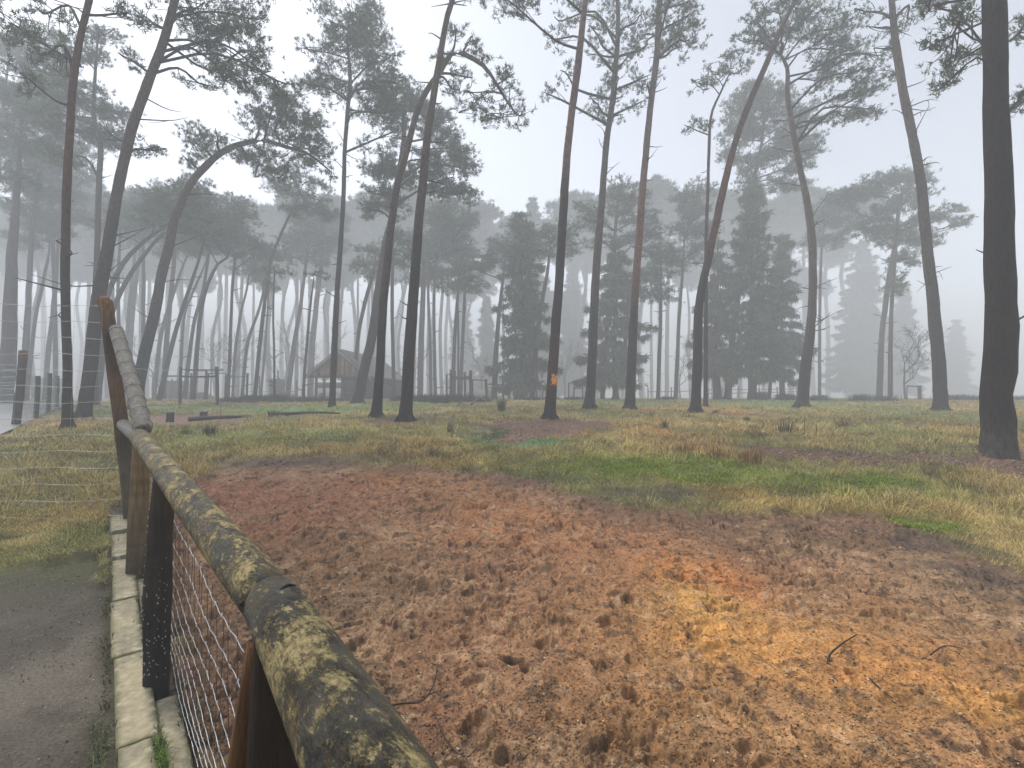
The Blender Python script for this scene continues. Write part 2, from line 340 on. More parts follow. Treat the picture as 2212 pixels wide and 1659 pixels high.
def build_path():
    sg = .08 - np.geomspace(.001, 9, 420) ; y = np.linspace(-3, 5.6, 620)
    S, Y = np.meshgrid(sg, y); X = S - FD * Y
    n = fbm(X * 1.7, Y * 1.7, 3, 41); pm = sstep(-.15, .25, (4.75 + .35 * n - Y))
    Z = -.035 + .012 * fbm(X * 2, Y * 2, 3, 111) + .007 * fbm(X * 11, Y * 11, 4, 112) - .10 * (1 - pm)
    c = mix(np.array([.080, .070, .057]), np.array([.135, .117, .094]), sstep(-.4, .5, fbm(X * 1.5, Y * 1.5, 4, 113)))
    c = mix(c, np.array([.06, .05, .04]), sstep(.2, .6, fbm(X * 6, Y * 6, 3, 114)) * .5)
    e = sstep(-.14, .05, S + .12 * fbm(X * 3, Y * 3, 3, 116)); c = mix(c, np.array([.05, .045, .028]), e * .8)
    g = sstep(3.6, 4.8, Y + .3 * n); c = mix(c, np.array([.07, .075, .03]), g * .8)
    sheet('path', X, Y, Z, c, M_path)
build_path()
def build_road():
    t = np.linspace(0, 1, 60); L = np.array([np.interp(t * (len(ROADL) - 1), np.arange(len(ROADL)), ROADL[:, k]) for k in (0, 1)]).T
    L = np.vstack([L[0] + (L[0] - L[3]) * 3, L]); w = np.linspace(0, 40, 30)
    d = np.array([-1.0, .12]); X = L[:, 0][:, None] + d[0] * w; Y = L[:, 1][:, None] + d[1] * w
    Z = G(Y) + .015 - .0 * X; c = np.ones(X.shape + (3,)) * np.array([.17, .175, .185])
    sheet('road', X[:, ::-1], Y[:, ::-1], Z[:, ::-1], c, M_road)
build_road()
# ------------------------------------------------------------------ tree building
DARK = np.array([.017, .014, .013]); MIDB = np.array([.055, .044, .038]); TAN = np.array([.10, .075, .062]); ORB = np.array([.17, .078, .048]); OLIVE = np.array([.06, .06, .04])
def unit(v): return v / (np.linalg.norm(v, axis=-1, keepdims=True) + 1e-9)
def blades(mb, C, D, nb, L, Wd, rg, spread=.9, col=None, cvar=.35, quad=False):
    "C (n,3) tuft centres, D (n,3) main directions: nb thin needle faces each"
    n = len(C); d = unit(D[:, None] + spread * rg.normal(0, .75, (n, nb, 3)))
    l = L * rg.uniform(.55, 1.15, (n, nb, 1)); s = unit(np.cross(d, rg.normal(0, 1, (n, nb, 3))))
    b = C[:, None] + rg.normal(0, .18 * L, (n, nb, 3)); w = Wd * rg.uniform(.6, 1.2, (n, nb, 1))
    V = np.stack([b - s * w * .5, b + s * w * .5, b + d * l], 2).reshape(-1, 3)
    k = n * nb; f = np.arange(k * 3).reshape(-1, 3)
    c = np.asarray(col, float) if col is not None else np.array([.06, .085, .045])
    t = 1 + cvar * rg.uniform(-1, 1, (n, 1, 1)) + .15 * rg.uniform(-1, 1, (n, nb, 1))
    cc = np.repeat((c * t).reshape(-1, 3) if c.ndim == 1 else (c[:, None] * t).reshape(-1, 3), 3, 0)
    mb.add(V, f, col=cc)
NEED = np.array([.085, .13, .068])
def pine_crown(fol, wood, axis, rad, blobs, rg, dist, dens=1.0, col=NEED):
    "axis (K,3) trunk line; blobs [(centre, rx, ry, rz)]; limbs go to the wood mesh, needles to the foliage mesh"
    tl = max(.17, .0052 * dist + .06); nb = 13 if dist < 32 else 9
    for c, rx, ry, rz in blobs:
        rx, ry, rz = rx * 1.14, ry * 1.14, rz * 1.12
        if axis is not None:
            below = axis - np.array([0, 0, 0.0]); dd = np.linalg.norm(axis - c + np.array([0, 0, .45 * np.linalg.norm(c[:2] - axis[:, :2], axis=1).min() + .2]), axis=1)
            k = int(np.argmin(dd)); a = axis[k]; ra = min(rad[k] * .55, .075 * min(1, (dist / 22) ** 1.3))
        else: a = c - np.array([0, 0, rz]); ra = .05
        mid = (a + c) / 2 + rg.normal(0, .12, 3) * np.linalg.norm(c - a) + np.array([0, 0, .10 * np.linalg.norm(c - a)])
        limb = catmull([a, mid, c, c + .6 * unit(c - a) * rx], 10); lr = np.linspace(ra, .018, 10)
        tubes(wood, limb, lr, 5, col=MIDB * .8, noise=.15)
        nsub = max(6, int(dens * 5.6 * (rx * ry * rz) ** (2 / 3) / .30))
        u = unit(rg.normal(0, 1, (nsub, 3))); rr = rg.uniform(.15, 1.12, (nsub, 1)) ** .6
        S = c + u * rr * np.array([rx, ry, rz]); sr = rg.uniform(.22, .50, nsub) * min(1, max(.55, rx / 1.2))
        # twigs from the limb to each clump
        j = rg.integers(3, 10, nsub); A0 = limb[j]; t = np.linspace(0, 1, 6)[None, :, None]
        md = (A0 + S) / 2 + rg.normal(0, .14, (nsub, 3)) + np.array([0, 0, -.06])
        P = (1 - t) ** 2 * A0[:, None] + 2 * t * (1 - t) * md[:, None] + t * t * S[:, None]
        tubes(wood, P, np.linspace(.020, .008, 6)[None] * np.ones((nsub, 1)) * max(1, dist / 22), 3, col=MIDB * .7, cap=False)
        nt_ = np.maximum(5, (sr ** 2 * 128 * dens * (1 if dist < 32 else .75)).astype(int)); idx = np.repeat(np.arange(nsub), nt_)
        off = rg.normal(0, .62, (len(idx), 3)) * sr[idx][:, None] * np.array([1, 1, .55])
        T = S[idx] + off
        D = unit(off + .3 * (S[idx] - a)) * .6 + np.array([0, 0, .5])
        q = rg.random(len(T)) < .45; S2 = S[idx][q]; P2 = np.stack([S2, (S2 + T[q]) / 2 + rg.normal(0, .04, S2.shape), T[q]], 1)
        tubes(wood, P2, np.array([[.009, .007, .005]]) * np.ones((len(S2), 1)) * max(1, dist / 22), 3, col=MIDB * .7, cap=False)
        sh = np.clip(1 + .22 * rg.normal(0, 1, nsub), .6, 1.5)[idx][:, None]
        blades(fol, T, D, nb, tl, tl * .17, rg, col=col * sh)
def stubs(wood, axis, rad, rg, n, L, t0=.25, t1=.95, dist=20, sidef=0):
    K = len(axis)
    for _ in range(n):
        k = int(rg.uniform(t0, t1) * (K - 1)); a = axis[k]; az = rg.uniform(0, 6.28)
        d = np.array([math.cos(az) * 1.3, math.sin(az), rg.uniform(-.15, .9)]); d = unit(d) * L * rg.uniform(.35, 1.3)
        m = a + d * .55 + rg.normal(0, .07, 3) * L
        P = catmull([a, m, a + d], 6); tubes(wood, P, np.linspace(min(.03, rad[k] * .35) * max(1, dist / 25), .008 * max(1, dist / 25), 6), 4, col=MIDB * .6)
        if rg.random() < .5 and L > .5:
            e = m + unit(rg.normal(0, 1, 3)) * L * .4; tubes(wood, catmull([m, (m + e) / 2 + rg.normal(0, .03, 3), e], 4), np.linspace(.014, .006, 4) * max(1, dist / 25), 3, col=MIDB * .6)
def trunk_cols(axis, bands):
    "bands: [(height z, colour)] interpolated along the trunk"
    z = axis[:, 2]; zs = [b[0] for b in bands]; cs = np.array([b[1] for b in bands])
    return np.stack([np.interp(z, zs, cs[:, k]) for k in range(3)], -1)
TREES = []
def tree(label, pts, blobs=(), Y=None, top=None, stub=(4, .5), bands=None, group=None, cat='pine tree', name='pine_tree', sides=12, dens=1.0, col=NEED, seed=None, flare=1.0, wig=.5, wound=None, bark='dark', drift=0.02):
    """pts [(px, py, width px)] from the base up, blobs [(px, py, rx, ry)], all in picture units at depth Y"""
    rg = np.random.default_rng(seed if seed is not None else int(abs(pts[0][0]) * 7 + pts[0][1]))
    if Y is not None and Y > 33: Y = 33 + (Y - 33) * 1.55
    b = hit(pts[0][0], pts[0][1]) if Y is None else None
    if b is None: p = at(pts[0][0], pts[0][1], Y); b = np.array([p[0], Y, float(G(Y))])
    Y = b[1]; sc = Y / F; hz = float(height(b[0], b[1])[0])
    P = [np.array([b[0], b[1], hz - .12])]; Wd = [pts[0][2] / math.sqrt(1 + ((pts[0][0] - CX) / F) ** 2)]
    lean = rg.normal(0, drift)
    for px, py, w in pts[1:]:
        z = at(px, py, Y)[2]
        dy = lean * (z - hz) ; P.append(at(px, py, Y + dy)); Wd.append(w / math.sqrt(1 + ((px - CX) / F) ** 2))
    P = np.array(P); n = int(14 + 5 * len(P)); ax = catmull(P, n); wd = np.interp(np.linspace(0, len(P) - 1, n), np.arange(len(P)), Wd)
    if top is not None:                                        # goes on above the picture: (dx m, dz m, radius there)
        d = unit(ax[-1] - ax[-4]); k = 10; e = ax[-1] + np.array([top[0], rg.normal(0, .5), top[1]]); m = ax[-1] + d * top[1] * .5
        ext = catmull([ax[-4], ax[-1], m, e], 16)[5:]; wd = np.concatenate([wd, np.linspace(wd[-1], top[2] * 2 / sc, len(ext))]); ax = np.vstack([ax, ext])
    rad = wd * sc / 2
    L = np.cumsum(np.linalg.norm(np.diff(ax, axis=0, prepend=ax[:1]), axis=1))
    ax = ax + np.stack([fbm(L * .5, L * 0 + b[0], 3, 11), fbm(L * .5, L * 0 + b[1], 3, 12), 0 * L], 1) * .06 * wig * sstep(.5, 2.5, L)[:, None] * min(1, rad[0] / .2)
    # refine rings near the base, flare it out
    Lf = np.unique(np.concatenate([np.linspace(0, 1.4, 9), np.arange(1.4, L[-1], .45 if sides >= 12 else .9), [L[-1]]])); ax = np.stack([np.interp(Lf, L, ax[:, k]) for k in range(3)], 1); rad = np.interp(Lf, L, rad)
    rad = rad * (1 + .30 * flare * np.exp(-((Lf) / .35) ** 1.3)); rad = np.maximum(rad, .012)
    zz = ax[:, 2]
    if bands is None:
        if bark == 'dark': bands = [(0, DARK), (5, DARK * 1.1), (9, MIDB), (14, TAN * .8)]
        elif bark == 'tan': bands = [(0, DARK), (4, DARK * 1.3), (8, MIDB * 1.2), (12, TAN)]
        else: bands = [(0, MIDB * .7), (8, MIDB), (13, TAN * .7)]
    cols = trunk_cols(ax, bands); cols = cols * (1 + .12 * rg.normal(0, 1, (len(ax), 1)))
    root = empty(name, (float(b[0]), float(b[1]), hz), label, cat, group)
    w_ = MB(); f_ = MB()
    tubes(w_, ax, rad, sides, col=np.repeat(cols[None], 1, 0).reshape(1, len(ax), 3), noise=.13, ns=2.2)
    if flare > .8 and rad[0] > .12:
        for k in range(5):
            az = k * 1.256 + rg.uniform(-.4, .4); d = np.array([math.cos(az), math.sin(az), 0]); r0 = rad[3]
            Q = catmull([ax[0] + d * r0 * .3 + [0, 0, .5], ax[0] + d * r0 * .95 + [0, 0, .26], ax[0] + d * r0 * 1.6 + [0, 0, .10], ax[0] + d * r0 * 2.1 + [0, 0, -.05]], 7)
            tubes(w_, Q, np.linspace(r0 * .42, r0 * .12, 7), 7, col=cols[0], noise=.2)
    stubs(w_, ax, rad, rg, stub[0], stub[1], .28, .9, dist=Y)
    B = []
    for bb in blobs:
        px, py, rx, ry = bb[:4]; dy = bb[4] if len(bb) > 4 else rg.uniform(-.7, .7) * rx * sc
        c = at(px, py, Y + dy); s2 = (Y + dy) / F; B.append((c, rx * s2, (rx + ry) * .5 * s2, ry * s2))
    if top is not None and top[1] > 2:
        e = ax[-1]
        for k in range(int(5 + top[1] * .8)):
            t = rg.uniform(.15, 1.0); q = ax[-12 + int(t * 11)]; az = rg.uniform(0, 6.28); r = rg.uniform(.6, 2.2)
            B.append((q + np.array([math.cos(az) * r, math.sin(az) * r, rg.uniform(0.3, 1.0)]), 1.0, 1.0, .6))
    o = np.array([b[0], b[1], hz])
    wm = None
    if B:
        pine_crown(f_, w_, ax[int(len(ax) * .3):], rad[int(len(ax) * .3):], B, rg, Y, dens, col)
        f_.build('crown', M_needle, root, smooth=False, origin=o)
    w_.build('trunk', M_bark, root, origin=o)
    TREES.append(root); root['_t'] = 0; del root['_t']
    if wound:                                                  # bare bright patch where the bark is gone
        wm = MB()
        px, py, ww, hh = wound; s3 = sc; nseg = 14; nv = 26
        th = np.linspace(-1.9, -.35, nseg); vv = np.linspace(-1, 1, nv)
        c0 = at(px, py, Y); k = np.argmin(np.abs(ax[:, 2] - c0[2])); 
        for_v = []; 
        for v in vv:
            z = c0[2] + v * hh * s3 / 2; cx_ = np.interp(z, ax[:, 2], ax[:, 0]); cy_ = np.interp(z, ax[:, 2], ax[:, 1]); r_ = np.interp(z, ax[:, 2], rad) * 1.0
            for u in th:
                e = fbm(np.array([u * 5]), np.array([z * 14.]), 3, 9)[0]; edge = max(abs(v) * 1.0, abs((u + 1.12) / .78)) + .75 * e
                rr_ = r_ * (1.17 if edge < .80 else .80); for_v.append((cx_ + rr_ * math.cos(u), cy_ + rr_ * math.sin(u), z))
        i, j = np.meshgrid(np.arange(nv - 1), np.arange(nseg - 1), indexing='ij'); q = np.stack([i * nseg + j, i * nseg + j + 1, (i + 1) * nseg + j + 1, (i + 1) * nseg + j], -1).reshape(-1, 4)
        wm.add(np.array(for_v), q, col=(.80, .30, .05)); wo_ = wm.build('bark_wound', M_boards, root, origin=o); wo_['label'] = 'bright orange patch where the bark has been stripped'
    return root
def spruce(label, px, py, Y, toppy, rpx, clear, seed=1, group=None, dens=1.0, name='spruce_tree', lean=0, kind='hang', w=14, col=None, extra=()):
    "conical drooping spruce: base x at depth Y, top at picture height toppy, rpx its half width"
    if Y > 55: Y = 33 + (Y - 33) * 2.2
    rg = np.random.default_rng(seed); sc = Y / F; b = at(px, py, Y); hz = float(G(Y)); top = at(px + lean, toppy, Y)
    root = empty(name, (float(b[0]), float(Y), hz), label, 'spruce tree', group); o = np.array([b[0], Y, hz])
    H = top[2] - hz; ax = catmull([[b[0], Y, hz - .1], [b[0] + rg.normal(0, .1), Y, hz + H * .3], [(b[0] + top[0]) / 2, Y, hz + H * .6], [top[0], Y, top[2]]], 20)
    rad = np.linspace(w * sc / 2, .03, 20); rad[0] *= 1.3; w_ = MB(); f_ = MB(); tubes(w_, ax, rad, 9, col=DARK * 1.3, noise=.1)
    Rm = rpx * sc; nwh = int((H - clear) / .60)
    for i in range(nwh):
        t = (i + rg.uniform(0, .7)) / nwh; z = clear + (H - clear) * t; c = np.array([np.interp(z, ax[:, 2] - hz, ax[:, 0]), Y, hz + z])
        L0 = Rm * (1 - t) ** .65 * (.70 + .30 * math.sin(i * 1.3 + seed) * math.sin(i * 2.9)) + .25
        for k in range(8):
            az = rg.uniform(0, 6.28); L = L0 * rg.uniform(.35, 1.2); d = np.array([math.cos(az), math.sin(az), 0.])
            dr = .34 * (1 - t) + .05
            P = catmull([c, c + d * L * .45 + [0, 0, L * (.06 - dr * .35)], c + d * L * .8 + [0, 0, -L * dr * .75], c + d * L + [0, 0, -L * dr * .78]], 9)
            tubes(w_, P, np.linspace(.035, .01, 9) * max(1, Y / 40), 3, col=DARK, cap=False)
            m = max(3, int(L / .075 * dens)); tt = rg.uniform(.15, 1, m); Q = np.stack([np.interp(tt * 8, np.arange(9), P[:, q]) for q in range(3)], 1)
            side_ = np.cross(d, [0, 0, 1.]); Q = Q + side_ * rg.normal(0, .16 * (1 + L * .25), (m, 1)) + rg.normal(0, .05, (m, 3))
            hang = rg.random(m) < (.62 if kind == 'hang' else .3)
            D = np.where(hang[:, None], np.array([0, 0, -1.1]) + d * .15, d * .8 + np.array([0, 0, -.1]))
            cc = (NEED * .8 if col is None else col) * rg.uniform(.7, 1.3, (m, 1))
            blades(f_, Q, D, 8, .30 + .005 * Y, .075 + .0007 * Y, rg, spread=.42, col=cc)
    w_.build('trunk', M_bark, root, origin=o); f_.build('crown', M_needle, root, smooth=False, origin=o)
    return root
def bare_tree(label, px, py, Y, h, seed, group=None, w=.09, name='bare_tree', spread=.55, depth=5):
    rg = np.random.default_rng(seed); b = at(px, py, Y); hz = float(G(Y)); root = empty(name, (float(b[0]), float(Y), hz), label, 'bare tree', group)
    w_ = MB(); segs = []
    def grow(p, d, L, r, lv):
        q = p + d * L; m = (p + q) / 2 + rg.normal(0, .05 * L, 3); segs.append((catmull([p, m, q], 5), np.linspace(r, r * .62, 5)))
        if lv == 0: return
        for k in range(3 if lv > 1 else 4):
            nd = unit(d + rg.normal(0, spread, 3) + [0, 0, .12]); grow(m if k == 2 else q, nd, L * rg.uniform(.55, .8), r * .58, lv - 1)
    grow(np.array([b[0], Y, hz - .05]), np.array([0, 0, 1.]), h * .32, w, depth)
    tubes(w_, np.array([s[0] for s in segs]), np.maximum(np.array([s[1] for s in segs]), .006 * max(1, Y / 35)), 3, col=MIDB, cap=False)
    w_.build('trunk', M_bark, root, origin=np.array([b[0], Y, hz])); return root
# ------------------------------------------------------------------ the trees of the photograph
PINK = np.array([.15, .10, .085])
tree('slim straight pine with reddish brown bark left of the tall rustic post', [(147, 928, 26), (145, 825, 24), (143, 692, 22), (141, 547, 22), (143, 433, 21), (152, 267, 19), (160, 167, 18), (173, 83, 17), (193, 0, 16)],
     [(40, 60, 60, 50), (100, 30, 50, 35), (95, 120, 50, 40), (250, 30, 45, 18), (60, 170, 50, 30)], top=(1.2, 5, .08), stub=(12, .9), bands=[(0, DARK), (5.0, DARK * 1.3), (6.6, ORB * .55), (11, ORB * .55), (15, MIDB * 1.3)])
tree('thick dark pine right behind the tall rustic post, leaning right with long bare lower boughs', [(180, 906, 34), (200, 741, 33), (213, 641, 32), (233, 547, 30), (253, 417, 26), (283, 283, 25), (317, 183, 23), (350, 100, 21), (380, 0, 19)],
     [(470, 60, 70, 45), (520, 110, 55, 40), (440, 100, 45, 40), (560, 150, 40, 35), (500, 170, 60, 30), (420, 20, 50, 30), (540, 40, 50, 40), (320, 40, 30, 25), (330, 325, 40, 22), (430, 180, 40, 25), (280, 130, 36, 18), (600, 175, 40, 25)], top=(2.5, 4, .1), stub=(16, 1.8), bark='tan')
tree('pine with its trunk bent over to the right in a high arch above the fence', [(293, 884, 29), (307, 791, 28), (333, 678, 25), (350, 591, 23), (365, 530, 22), (380, 467, 19), (410, 400, 17), (443, 360, 17), (473, 333, 15), (517, 312, 13), (567, 303, 11), (617, 317, 9), (667, 333, 6), (717, 373, 3)],
     [(430, 315, 40, 32), (470, 300, 35, 22), (560, 255, 45, 32), (610, 245, 50, 40), (660, 270, 45, 40), (640, 320, 50, 30), (690, 340, 35, 35), (715, 385, 22, 25), (560, 345, 60, 22), (620, 370, 40, 18), (530, 330, 30, 22), (405, 345, 22, 18), (590, 225, 40, 18)], stub=(14, 1.3), bark='tan', drift=0)
tree('thin crooked pine between the reddish pine and the thick pine by the rustic post', [(206, 885, 15), (204, 741, 15), (205, 640, 14), (210, 547, 14), (213, 400, 14), (217, 317, 13), (202, 250, 10), (204, 180, 8), (210, 93, 6), (215, 60, 3)],
     [(228, 75, 36, 20), (170, 120, 55, 30), (110, 165, 60, 30), (170, 215, 60, 25), (250, 240, 50, 22), (180, 285, 60, 25), (240, 300, 40, 22), (100, 250, 50, 30), (130, 340, 50, 22)], Y=27, stub=(10, 1.2))
tree('tall thin pine left of the cabin gable with a round crown at its very top', [(717, 879, 15), (721, 780, 14), (725, 691, 13), (733, 558, 11), (741, 440, 10), (744, 333, 9), (752, 233, 9), (757, 167, 8), (752, 100, 6), (757, 20, 3)],
     [(770, 35, 50, 36), (735, 60, 45, 40), (800, 55, 42, 34), (760, 105, 60, 35), (830, 130, 40, 34), (700, 160, 40, 26), (670, 185, 35, 24), (810, 190, 48, 36), (850, 180, 30, 30), (830, 245, 42, 30), (850, 285, 30, 22), (735, 200, 34, 28), (780, 240, 30, 26), (680, 110, 34, 22), (790, 310, 24, 16)], stub=(14, .9))
tree('pine leaning right beside the cabin with a dense grey crown behind the tall bare pine', [(771, 876, 24), (786, 800, 22), (804, 725, 20), (827, 558, 17), (846, 470, 15), (858, 400, 14), (868, 340, 12), (873, 295, 11), (872, 250, 9), (878, 205, 5)],
     [(875, 215, 40, 35), (905, 245, 40, 30), (840, 260, 35, 30), (945, 270, 40, 32), (965, 320, 45, 28), (990, 360, 40, 30), (950, 390, 45, 30), (985, 420, 36, 22), (840, 350, 42, 28), (810, 370, 32, 24), (820, 420, 36, 28), (800, 455, 26, 22), (870, 390, 34, 26), (930, 345, 36, 24), (850, 450, 30, 20)], Y=29, stub=(6, .7))
tree('pine that crosses behind the tall bare pine and bends over right with a hanging bough', [(813, 903, 24), (821, 775, 19), (831, 625, 18), (844, 491, 17), (858, 400, 15), (877, 333, 14), (904, 233, 13), (928, 187, 12), (951, 157, 12), (968, 125, 11), (984, 112, 11), (1008, 120, 10), (1044, 142, 9), (1067, 173, 7), (1094, 217, 5), (1118, 250, 3)],
     [(1010, 95, 30, 22), (1045, 125, 28, 24), (1000, 165, 34, 24), (1030, 200, 40, 28), (1010, 235, 32, 20), (1075, 190, 30, 28), (1100, 215, 34, 26), (1120, 250, 26, 22), (1080, 245, 34, 24), (975, 190, 26, 20), (1100, 165, 22, 20), (950, 130, 18, 10), (1060, 258, 30, 14), (985, 70, 14, 12)], stub=(5, .6), bark='tan', dens=.8, drift=0)
tree('tall bare dark pine right of the cabin with dead spikes near its top', [(876, 909, 29), (882, 791, 26), (891, 658, 23), (901, 525, 21), (911, 417, 19), (924, 300, 17), (937, 200, 15), (951, 117, 13), (964, 43, 12), (977, 0, 11)],
     [], top=(1.2, 3.5, .05), stub=(18, .7))
tree('tall straight pine with a bright orange bark wound near its foot', [(1187, 905, 26), (1194, 791, 22), (1204, 658, 20), (1212, 533, 19), (1220, 400, 18), (1230, 283, 16), (1247, 150, 16), (1264, 0, 13)],
     [(1112, 12, 44, 26), (1140, -10, 40, 26)], top=(.6, 8, .07), stub=(4, .3), bands=[(0, DARK), (1.5, DARK * 1.2), (1.9, ORB * .28), (3.2, ORB * .32), (4.0, DARK * 1.1), (8.5, DARK * 1.4), (10.5, PINK * .9), (16, PINK)], wound=(1189, 821, 14, 26))
tree('dark pine with a flared foot and branching head, right of the orange wounded pine', [(1272, 883, 25), (1279, 791, 20), (1284, 658, 19), (1292, 533, 17), (1301, 417, 15), (1309, 317, 14), (1321, 233, 13), (1331, 133, 12), (1336, 50, 10), (1334, 0, 9)],
     [(1215, 45, 30, 28), (1200, 85, 26, 22), (1260, 30, 36, 28), (1290, 75, 40, 28), (1370, 50, 40, 32), (1400, 85, 36, 22), (1300, 120, 36, 24), (1350, 130, 40, 28), (1385, 170, 36, 22), (1330, 195, 44, 24), (1290, 225, 36, 16), (1375, 225, 30, 16), (1188, 205, 20, 16), (1225, 160, 26, 20), (1330, 250, 36, 14)], top=(-.3, 4, .05), stub=(12, .9), dens=.75)
tree('straight pine with orange bark halfway up, next to the flared dark pine', [(1360, 885, 24), (1364, 791, 21), (1371, 658, 18), (1379, 533, 17), (1386, 433, 16), (1396, 317, 15), (1407, 217, 14), (1419, 117, 14), (1424, 0, 13)],
     [(1465, 45, 42, 30), (1480, 90, 34, 24), (1450, 110, 36, 22), (1440, 20, 40, 20), (1470, 10, 40, 22), (1400, 190, 18, 10)], top=(.2, 6, .06), stub=(10, .7), bands=[(0, DARK), (6.0, DARK * 1.2), (7.2, ORB * .8), (11, ORB * .85), (14, PINK), (18, PINK * .9)])
tree('long pine trunk leaning right out of the picture, orange bark in its middle part', [(1502, 893, 23), (1506, 791, 21), (1511, 658, 19), (1531, 558, 18), (1545, 491, 17), (1560, 420, 17), (1581, 333, 15), (1608, 250, 15), (1638, 177, 14), (1671, 100, 13), (1701, 33, 11), (1718, 0, 11)],
     [], top=(2.4, 5, .07), stub=(5, .4), bands=[(0, DARK), (6.5, DARK * 1.3), (8.0, ORB * .6), (11.5, ORB * .65), (14, PINK * .75), (18, PINK * .7)], drift=0)
tree('very slender pine just right of the leaning orange pine with a small flat head', [(1524, 879, 10), (1525, 691, 9), (1526, 500, 8), (1530, 380, 7), (1531, 333, 7), (1536, 250, 6), (1555, 203, 5), (1575, 160, 3)],
     [(1510, 180, 30, 20), (1545, 165, 34, 22), (1585, 120, 30, 20), (1560, 140, 26, 16), (1490, 275, 22, 11), (1530, 270, 16, 8), (1600, 150, 26, 16)], stub=(8, .8), dens=.8)
tree('crooked pine with a spreading umbrella crown and many dead spikes up its trunk', [(1732, 879, 27), (1741, 791, 24), (1751, 708, 21), (1756, 625, 19), (1755, 525, 18), (1746, 450, 17), (1728, 360, 14), (1711, 267, 13), (1701, 207, 11), (1700, 150, 9), (1686, 120, 7)],
     [(1645, 60, 40, 30), (1640, 30, 36, 22), (1680, 90, 44, 30), (1720, 60, 42, 32), (1760, 35, 44, 26), (1780, 80, 44, 28), (1815, 60, 38, 30), (1830, 110, 44, 26), (1790, 140, 46, 24), (1850, 155, 40, 22), (1880, 195, 36, 18), (1830, 200, 40, 18), (1870, 235, 44, 18), (1820, 250, 34, 14), (1610, 90, 24, 20), (1770, 175, 34, 18), (1895, 120, 30, 22), (1770, 260, 26, 12)], stub=(26, 1.4), bark='tan', dens=.85)
tree('stout pine leaning left at the right side with short broken branches', [(2032, 888, 35), (2028, 791, 32), (2016, 658, 29), (2005, 558, 27), (1998, 491, 25), (1991, 417, 24), (1975, 317, 23), (1955, 217, 21), (1938, 117, 19), (1930, 50, 16), (1926, 0, 14)],
     [(1870, 25, 36, 22), (1900, 60, 34, 22), (1960, 40, 30, 20), (1985, 15, 40, 16), (1910, 105, 30, 18), (1935, 160, 20, 10)], top=(-.3, 4, .05), stub=(22, 1.1), bark='tan', dens=.7)
tree('massive dark pine trunk close by at the right edge, moss on its foot', [(2160, 985, 84), (2156, 925, 80), (2153, 870, 74), (2152, 841, 74), (2160, 791, 78), (2162, 691, 74), (2161, 558, 70), (2160, 430, 67), (2157, 333, 64), (2153, 200, 61), (2150, 83, 58), (2146, 0, 57)],
     [(2070, 60, 34, 30, 2), (2090, 110, 34, 28, 2.5), (2050, 150, 36, 24, 3), (2075, 30, 40, 24, 2), (2040, 185, 22, 12, 3), (2020, 95, 26, 20, 3), (2205, 200, 12, 40, 2.5), (2208, 60, 14, 40, 2.5), (2010, 20, 30, 18, 3)], top=(-.5, 6, .2), stub=(5, .6), sides=22, dens=.8, flare=.35, bands=[(0, np.array([.10, .11, .085])), (.85, np.array([.05, .04, .035])), (1.2, np.array([.020, .012, .011])), (2.2, np.array([.014, .010, .009])), (5, DARK * .9), (9, DARK * 1.2)])
tree('left one of two close pines between the crooked pine and the stout leaning pine', [(1899, 862, 15), (1905, 725, 13), (1915, 640, 13), (1921, 591, 13), (1933, 530, 11), (1941, 460, 8), (1950, 410, 4)],
     [(1900, 400, 40, 20), (1860, 415, 40, 18), (1820, 425, 36, 14), (1940, 385, 36, 22), (1980, 385, 30, 22), (1960, 430, 44, 22), (2040, 460, 34, 14), (2075, 480, 24, 12), (1900, 470, 40, 22), (1930, 510, 44, 22), (1985, 520, 36, 20), (1875, 500, 34, 18), (2000, 470, 30, 16)], Y=40, stub=(6, 1.0))
tree('right one of two close pines, a tuft of needles halfway up its trunk', [(1923, 865, 12), (1925, 691, 10), (1931, 591, 9), (1935, 520, 8), (1940, 440, 5)], [(1928, 625, 20, 26), (1945, 600, 16, 18), (1950, 560, 26, 22), (1970, 490, 30, 18)], Y=38, stub=(5, .7))
tree('pine with a dome crown standing behind the crooked pine', [(1571, 865, 17), (1583, 725, 14), (1598, 608, 13), (1608, 500, 12), (1625, 400, 11), (1638, 350, 9), (1648, 290, 6), (1650, 230, 3)],
     [(1640, 200, 44, 26), (1680, 215, 40, 28), (1600, 235, 40, 26), (1720, 250, 40, 26), (1590, 290, 40, 28), (1650, 270, 46, 28), (1700, 300, 44, 28), (1590, 345, 34, 22), (1660, 340, 46, 24), (1720, 350, 40, 24), (1690, 395, 40, 22), (1620, 390, 34, 20), (1750, 320, 28, 24)], Y=38, stub=(6, .8))
